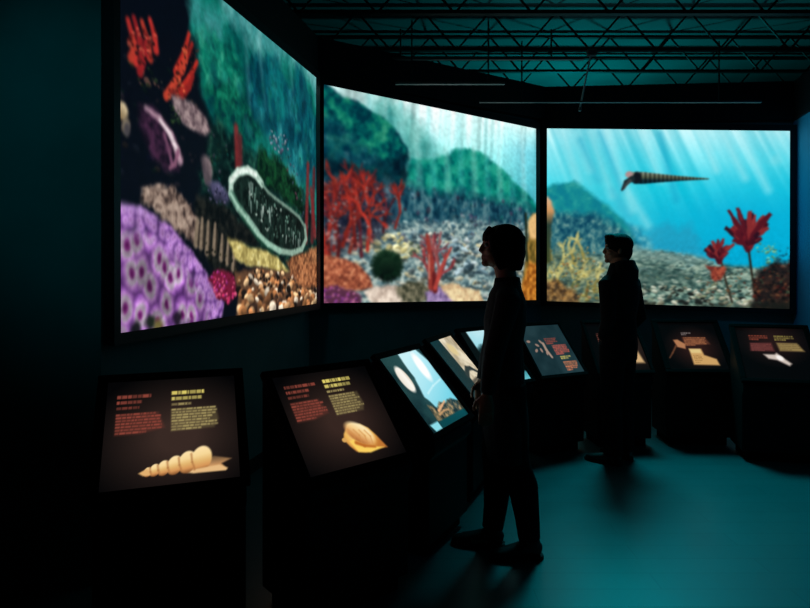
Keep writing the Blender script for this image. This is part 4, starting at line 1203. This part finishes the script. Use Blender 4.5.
def fuse(name, bm, m, parent, voxel=0.007, smooth=5):
    """melt the overlapping volumes into one continuous skin"""
    o = link_mesh(name, bm, m, parent)
    md = o.modifiers.new('skin', 'REMESH')
    md.mode = 'VOXEL'
    md.voxel_size = voxel
    md.use_smooth_shade = True
    sm = o.modifiers.new('smooth', 'SMOOTH')
    sm.factor = 0.5
    sm.iterations = smooth
    dg = bpy.context.evaluated_depsgraph_get()
    dg.update()
    me = bpy.data.meshes.new_from_object(o.evaluated_get(dg))
    old = o.data
    o.modifiers.clear()
    o.data = me
    bpy.data.meshes.remove(old)
    me.name = name
    if not me.materials:
        me.materials.append(m)
    for p in me.polygons:
        p.use_smooth = True
    return o


def head_geo(bm, c, M, k=1.0):
    """skull, jaw, nose, brow, lips and ears; local face direction is +x, c is the centre of the head"""
    c = Vector(c)

    def q(x, y, z):
        return c + M @ (Vector((x, y, z)) * k)
    ball(bm, q(-0.012, 0, 0.028), 0.094 * k, 0.074 * k, 0.088 * k, M=M)
    ball(bm, q(0.022, 0, -0.045), 0.062 * k, 0.056 * k, 0.068 * k, M=M)
    ball(bm, q(0.066, 0, -0.092), 0.022 * k, 0.026 * k, 0.020 * k, M=M)
    loft(bm, [(q(0.080, 0, 0.018), 0.007, 0.006), (q(0.092, 0, -0.014), 0.012, 0.011), (q(0.096, 0, -0.027), 0.015, 0.012), (q(0.088, 0, -0.036), 0.012, 0.008)], M @ Vector((0, 1, 0)), 10)
    ball(bm, q(0.074, 0, 0.030), 0.014 * k, 0.046 * k, 0.012 * k, M=M)
    ball(bm, q(0.080, 0, -0.056), 0.012 * k, 0.024 * k, 0.007 * k, M=M)
    ball(bm, q(0.078, 0, -0.067), 0.012 * k, 0.021 * k, 0.008 * k, M=M)
    for s in (-1, 1):
        ball(bm, q(-0.012, 0.074 * s, -0.012), 0.019 * k, 0.010 * k, 0.032 * k, M=M)
        ball(bm, q(0.050, 0.038 * s, -0.030), 0.024 * k, 0.022 * k, 0.020 * k, M=M)


def hand_geo(bm, wrist, d, back, s):
    """relaxed hand: palm, four unequal curled fingers, thumb off the side; d points to the fingertips, back out of the back of the hand"""
    wrist, d, back = Vector(wrist), Vector(d).normalized(), Vector(back).normalized()
    ac = d.cross(back).normalized() * s          # towards the thumb side
    loft(bm, [(wrist - d * 0.03, 0.024, 0.018), (wrist + d * 0.015, 0.030, 0.016), (wrist + d * 0.055, 0.041, 0.015), (wrist + d * 0.092, 0.040, 0.013)], ac, 14)
    for k, (off, ln) in enumerate(((0.030, 0.072), (0.010, 0.082), (-0.011, 0.076), (-0.031, 0.058))):
        p = wrist + d * 0.075 + ac * off
        st = [(p, 0.009, 0.009)]
        dd = d.copy()
        for j, f in enumerate((0.45, 0.32, 0.23)):
            dd = (dd - back * (0.16 + 0.17 * j)).normalized()
            p = p + dd * (ln * f + (0.018 if j == 0 else 0))
            st.append((p, 0.0088 - 0.0009 * j, 0.0086 - 0.0009 * j))
        loft(bm, st, ac, 10)
    p0 = wrist + d * 0.018 + ac * 0.024
    p1 = p0 + (d * 0.6 + ac * 0.75 - back * 0.3).normalized() * 0.040
    p2 = p1 + (d * 0.9 + ac * 0.25 - back * 0.35).normalized() * 0.030
    p3 = p2 + (d - back * 0.4).normalized() * 0.024
    loft(bm, [(p0, 0.014, 0.013), (p1, 0.0115, 0.011), (p2, 0.010, 0.0095), (p3, 0.0085, 0.008)], ac, 10)


def shoe(parent, ankle, heading, toe, lab=None):
    """low shoe; ankle is above the heel, heading is the angle of the toe in the body's plane, length toe"""
    a = heading
    Mz = Matrix.Rotation(a, 3, 'Z')
    base = Vector((ankle[0], ankle[1], 0))

    def q(x, y, z):
        return base + Mz @ Vector((x, y, z))
    side = Mz @ Vector((0, 1, 0))
    b2 = bmesh.new()
    ly = toe
    loft(b2, [(q(-0.058, 0, 0.045), 0.022, 0.024), (q(-0.035, 0, 0.052), 0.034, 0.042), (q(0.02, 0, 0.055), 0.038, 0.044), (q(0.08, 0, 0.043), 0.043, 0.034), (q(ly - 0.075, 0, 0.034), 0.046, 0.025), (q(ly - 0.03, 0, 0.029), 0.034, 0.018), (q(ly - 0.008, 0, 0.026), 0.016, 0.010)], side, 16)
    loft(b2, [(q(-0.01, 0, 0.05), 0.036, 0.042), (q(-0.012, 0, 0.10), 0.036, 0.040)], side, 16)
    o = fuse('shoe', b2, M_SHOE, parent, 0.006, 4)
    b2 = bmesh.new()
    ring = [(-0.066, 0.018), (-0.05, 0.034), (0.0, 0.038), (0.06, 0.040), (ly - 0.085, 0.049), (ly - 0.03, 0.038), (ly - 0.002, 0.016)]
    pts = [(x, y) for x, y in ring] + [(x, -y) for x, y in ring[::-1]]
    lo = [b2.verts.new(q(x, y, 0.0)) for x, y in pts]
    hi = [b2.verts.new(q(x, y, 0.020)) for x, y in pts]
    b2.faces.new(lo[::-1])
    b2.faces.new(hi)
    for i in range(len(pts)):
        j = (i + 1) % len(pts)
        b2.faces.new((lo[i], lo[j], hi[j], hi[i]))
    link_mesh('sole', b2, M_SOLE, o)
    return o


Y1 = Vector((0, 1, 0))


def eyes(parent, c, M, k=1.0):
    for s in (-1, 1):
        b2 = bmesh.new()
        ball(b2, Vector(c) + M @ (Vector((0.068, 0.031 * s, 0.004)) * k), 0.0125 * k, 0.0125 * k, 0.0125 * k, 14, 10)
        link_mesh('eye', b2, M_EYE, parent, smooth=True)


def person_near():
    loc, rz = Vector((0.508, 3.225, 0)), math.pi
    b = bmesh.new()
    S = (0, 1, 0)
    hm = Matrix.Rotation(R(-3), 3, 'Y')
    hc = (0.012, 0, 1.615)
    head_geo(b, hc, hm, 1.0)
    loft(b, [((-0.035, 0, 1.37), 0.062, 0.060), ((-0.028, 0, 1.45), 0.054, 0.056), ((-0.012, 0, 1.54), 0.052, 0.056)], S)
    loft(b, [((-0.01, 0, 0.86), 0.155, 0.095), ((-0.01, 0, 0.98), 0.150, 0.100), ((-0.01, 0, 1.10), 0.128, 0.088), ((-0.02, 0, 1.24), 0.145, 0.100), ((-0.03, 0, 1.34), 0.150, 0.088), ((-0.03, 0, 1.40), 0.10, 0.06)], S)
    legs = (((-0.02, 0.085, 0.90), (-0.062, 0.075, 0.49), (-0.135, 0.07, 0.09)), ((0.0, -0.085, 0.90), (0.018, -0.072, 0.49), (0.035, -0.07, 0.09)))
    for hip, kn, an in legs:
        hip, kn, an = map(Vector, (hip, kn, an))
        back = Vector((-0.015, 0, 0))
        loft(b, [(hip, 0.085, 0.085), (hip.lerp(kn, 0.5), 0.068, 0.070), (kn, 0.050, 0.054), (kn.lerp(an, 0.3) + back, 0.050, 0.056), (kn.lerp(an, 0.7), 0.037, 0.040), (an, 0.032, 0.036), (an + Vector((0.0, 0, -0.05)), 0.032, 0.040)], S)
        foot = an + Vector((0, 0, -0.045))
        loft(b, [(foot + Vector((-0.03, 0, -0.005)), 0.026, 0.026), (foot + Vector((0.05, 0, -0.008)), 0.034, 0.022), (foot + Vector((0.12, 0, -0.014)), 0.036, 0.014)], S)
    arms = (((-0.012, 0.165, 1.345), (0.065, 0.205, 1.08), (0.100, 0.19, 0.868), 1), ((-0.02, -0.165, 1.345), (0.02, -0.205, 1.08), (0.075, -0.20, 0.868), -1))
    for sh, el, wr, s in arms:
        loft(b, [(sh, 0.050, 0.050), (Vector(sh).lerp(Vector(el), 0.5), 0.042, 0.044), (el, 0.036, 0.038), (Vector(el).lerp(Vector(wr), 0.35), 0.036, 0.037), (wr, 0.026, 0.022)], S)
        hand_geo(b, wr, (0.05, 0, -1), (0.15, s, 0.0), s)
    body = fuse('person', b, M_SKIN, None, 0.0065, 3)
    body.location = loc
    body.rotation_euler = (0, 0, rz)
    tag(body, 'person with a short dark bob in a long charcoal coat, walking left past the consoles', 'person', 'visitors standing before the screens')
    eyes(body, hc, hm)
    # hair: full bob with fringe
    h = bmesh.new()
    ball(h, (-0.026, 0, 1.645), 0.100, 0.090, 0.090)
    ball(h, (-0.052, 0, 1.585), 0.078, 0.094, 0.095)
    loft(h, [((-0.05, 0, 1.66), 0.092, 0.080), ((-0.055, 0, 1.585), 0.098, 0.072), ((-0.062, 0, 1.515), 0.092, 0.056), ((-0.062, 0, 1.485), 0.078, 0.044)], S)
    loft(h, [((0.045, 0, 1.705), 0.050, 0.030), ((0.078, 0, 1.672), 0.060, 0.022), ((0.088, 0, 1.640), 0.056, 0.012)], S)
    for s in (-1, 1):
        loft(h, [((0.02, 0.068 * s, 1.68), 0.030, 0.06), ((0.012, 0.086 * s, 1.60), 0.020, 0.058), ((-0.005, 0.084 * s, 1.53), 0.018, 0.05), ((-0.015, 0.076 * s, 1.50), 0.014, 0.042)], S)
    fuse('hair', h, M_HAIR, body, 0.007, 4)
    # coat, open at neck and cuffs, hem at the knee
    j = bmesh.new()
    loft(j, [((-0.035, 0, 0.50), 0.158, 0.108), ((-0.022, 0, 0.70), 0.170, 0.122), ((-0.008, 0, 0.86), 0.176, 0.116), ((-0.008, 0, 0.98), 0.166, 0.112), ((-0.012, 0, 1.10), 0.146, 0.100), ((-0.02, 0, 1.22), 0.162, 0.112), ((-0.03, 0, 1.33), 0.170, 0.100), ((-0.032, 0, 1.395), 0.120, 0.074), ((-0.032, 0, 1.43), 0.076, 0.068)], S)
    for sh, el, wr, s in arms:
        sh2 = Vector(sh)
        loft(j, [(sh2 + Vector((0, -0.05 * s, 0.02)), 0.055, 0.060), (sh2, 0.062, 0.064), (sh2.lerp(Vector(el), 0.5), 0.053, 0.056), (el, 0.048, 0.051), (Vector(el).lerp(Vector(wr), 0.5), 0.044, 0.046), (Vector(el).lerp(Vector(wr), 0.97), 0.036, 0.034)], S)
    ct = fuse('coat', j, M_JACKET, body, 0.0075, 4)
    loft_col = bmesh.new()
    loft(loft_col, [((-0.034, 0, 1.405), 0.080, 0.074), ((-0.032, 0, 1.452), 0.066, 0.066)], S)
    fuse('collar', loft_col, M_HAIR, ct, 0.007, 2)
    t = bmesh.new()
    for hip, kn, an in legs:
        hip, kn, an = map(Vector, (hip, kn, an))
        back = Vector((-0.018, 0, 0))
        loft(t, [(hip, 0.094, 0.096), (hip.lerp(kn, 0.5), 0.077, 0.080), (kn, 0.066, 0.074), (kn.lerp(an, 0.3) + back, 0.066, 0.078), (kn.lerp(an, 0.7) + back * 0.6, 0.056, 0.064), (an + Vector((0, 0, 0.005)), 0.050, 0.057)], S)
    fuse('trousers', t, M_TROUSER, body, 0.0075, 4)
    shoe(body, (-0.140, 0.07), R(4), 0.215)
    shoe(body, (0.035, -0.07), R(-10), 0.225)
    return body


def person_far():
    fwd = R(133)
    loc = Vector((1.66, 4.74, 0))
    b = bmesh.new()
    S = (0, 1, 0)
    hm = Matrix.Rotation(R(38), 3, 'Z') @ Matrix.Rotation(R(-2), 3, 'Y')
    hc = Vector((0.02, 0.0, 1.680))
    head_geo(b, hc, hm, 1.0)
    loft(b, [((-0.02, 0, 1.43), 0.066, 0.066), ((-0.012, 0, 1.52), 0.066, 0.070), ((0.002, 0, 1.61), 0.062, 0.068)], S)
    loft(b, [((0, 0, 0.92), 0.160, 0.100), ((0, 0, 1.02), 0.155, 0.105), ((0, 0, 1.15), 0.150, 0.100), ((-0.01, 0, 1.30), 0.175, 0.112), ((-0.02, 0, 1.40), 0.170, 0.095), ((-0.02, 0, 1.46), 0.10, 0.06)], S)
    legs = (((0, 0.09, 0.94), (0.01, 0.10, 0.51), (-0.01, 0.105, 0.09)), ((0, -0.09, 0.94), (0.015, -0.095, 0.51), (0.0, -0.10, 0.09)))
    for hip, kn, an in legs:
        hip, kn, an = map(Vector, (hip, kn, an))
        loft(b, [(hip, 0.088, 0.090), (hip.lerp(kn, 0.5), 0.072, 0.076), (kn, 0.054, 0.058), (kn.lerp(an, 0.3) + Vector((-0.012, 0, 0)), 0.054, 0.060), (kn.lerp(an, 0.7), 0.040, 0.044), (an, 0.035, 0.038), (an + Vector((0, 0, -0.05)), 0.034, 0.042)], S)
        foot = an + Vector((0, 0, -0.045))
        loft(b, [(foot + Vector((-0.03, 0, -0.005)), 0.028, 0.028), (foot + Vector((0.06, 0, -0.008)), 0.036, 0.024), (foot + Vector((0.14, 0, -0.016)), 0.036, 0.014)], S)
    arms = (((-0.01, 0.195, 1.41), (-0.05, 0.255, 1.13), (0.06, 0.145, 0.985), 1), ((-0.01, -0.195, 1.41), (-0.05, -0.255, 1.13), (0.06, -0.145, 0.985), -1))
    for sh, el, wr, s in arms:
        loft(b, [(sh, 0.056, 0.056), (Vector(sh).lerp(Vector(el), 0.5), 0.047, 0.049), (el, 0.040, 0.042), (Vector(el).lerp(Vector(wr), 0.35), 0.040, 0.041), (wr, 0.029, 0.024)], S)
        hand_geo(b, wr, (0.12, -0.55 * s, -0.7), (1.0, 0.2 * s, 0.1), s)
    body = fuse('person', b, M_SKIN, None, 0.0065, 3)
    body.location = loc
    body.rotation_euler = (0, 0, fwd)
    body.scale = (0.98, 0.98, 0.98)
    tag(body, 'short-haired person in a black hooded top, standing before the blue water screen', 'person', 'visitors standing before the screens')
    eyes(body, hc, hm)
    h = bmesh.new()

    def q(x, y, z):
        return hc + hm @ Vector((x, y, z))
    ball(h, q(-0.022, 0, 0.040), 0.110, 0.090, 0.090, M=hm)
    ball(h, q(-0.054, 0, -0.016), 0.072, 0.080, 0.088, M=hm)
    ball(h, q(0.050, 0, 0.098), 0.045, 0.058, 0.026, M=hm)
    ball(h, q(0.074, 0.0, 0.070), 0.016, 0.05, 0.026, M=hm)
    for s in (-1, 1):
        ball(h, q(0.004, 0.070 * s, 0.010), 0.026, 0.014, 0.040, M=hm)
    fuse('hair', h, M_HAIR, body, 0.007, 3)
    j = bmesh.new()
    loft(j, [((0, 0, 0.80), 0.180, 0.128), ((0.004, 0, 0.92), 0.186, 0.138), ((0, 0, 1.02), 0.178, 0.128), ((0, 0, 1.15), 0.174, 0.122), ((-0.01, 0, 1.30), 0.208, 0.134), ((-0.02, 0, 1.40), 0.206, 0.122), ((-0.022, 0, 1.47), 0.165, 0.100), ((-0.02, 0, 1.535), 0.112, 0.090), ((-0.018, 0, 1.572), 0.086, 0.080)], S)
    for sh, el, wr, s in arms:
        sh2 = Vector(sh)
        loft(j, [(sh2 + Vector((0, -0.05 * s, 0.02)), 0.060, 0.066), (sh2, 0.068, 0.071), (sh2.lerp(Vector(el), 0.5), 0.060, 0.062), (el, 0.054, 0.056), (Vector(el).lerp(Vector(wr), 0.5), 0.049, 0.050), (Vector(el).lerp(Vector(wr), 0.97), 0.038, 0.036)], S)
    ht = fuse('hooded_top', j, M_HOOD, body, 0.008, 4)
    hd = bmesh.new()
    loft(hd, [((-0.060, 0, 1.43), 0.150, 0.074), ((-0.066, 0, 1.51), 0.134, 0.080), ((-0.052, 0, 1.585), 0.100, 0.066)], S)
    fuse('hood', hd, M_HOOD, ht, 0.008, 4)
    t = bmesh.new()
    for hip, kn, an in legs:
        hip, kn, an = map(Vector, (hip, kn, an))
        loft(t, [(hip, 0.104, 0.108), (hip.lerp(kn, 0.5), 0.092, 0.094), (kn, 0.078, 0.082), (kn.lerp(an, 0.5), 0.072, 0.078), (an + Vector((0, 0, -0.02)), 0.066, 0.076)], S)
    fuse('trousers', t, M_TROUSER, body, 0.008, 4)
    shoe(body, (-0.01, 0.105), R(8), 0.23)
    shoe(body, (0.0, -0.10), R(-8), 0.23)
    return body


person_near()
person_far()
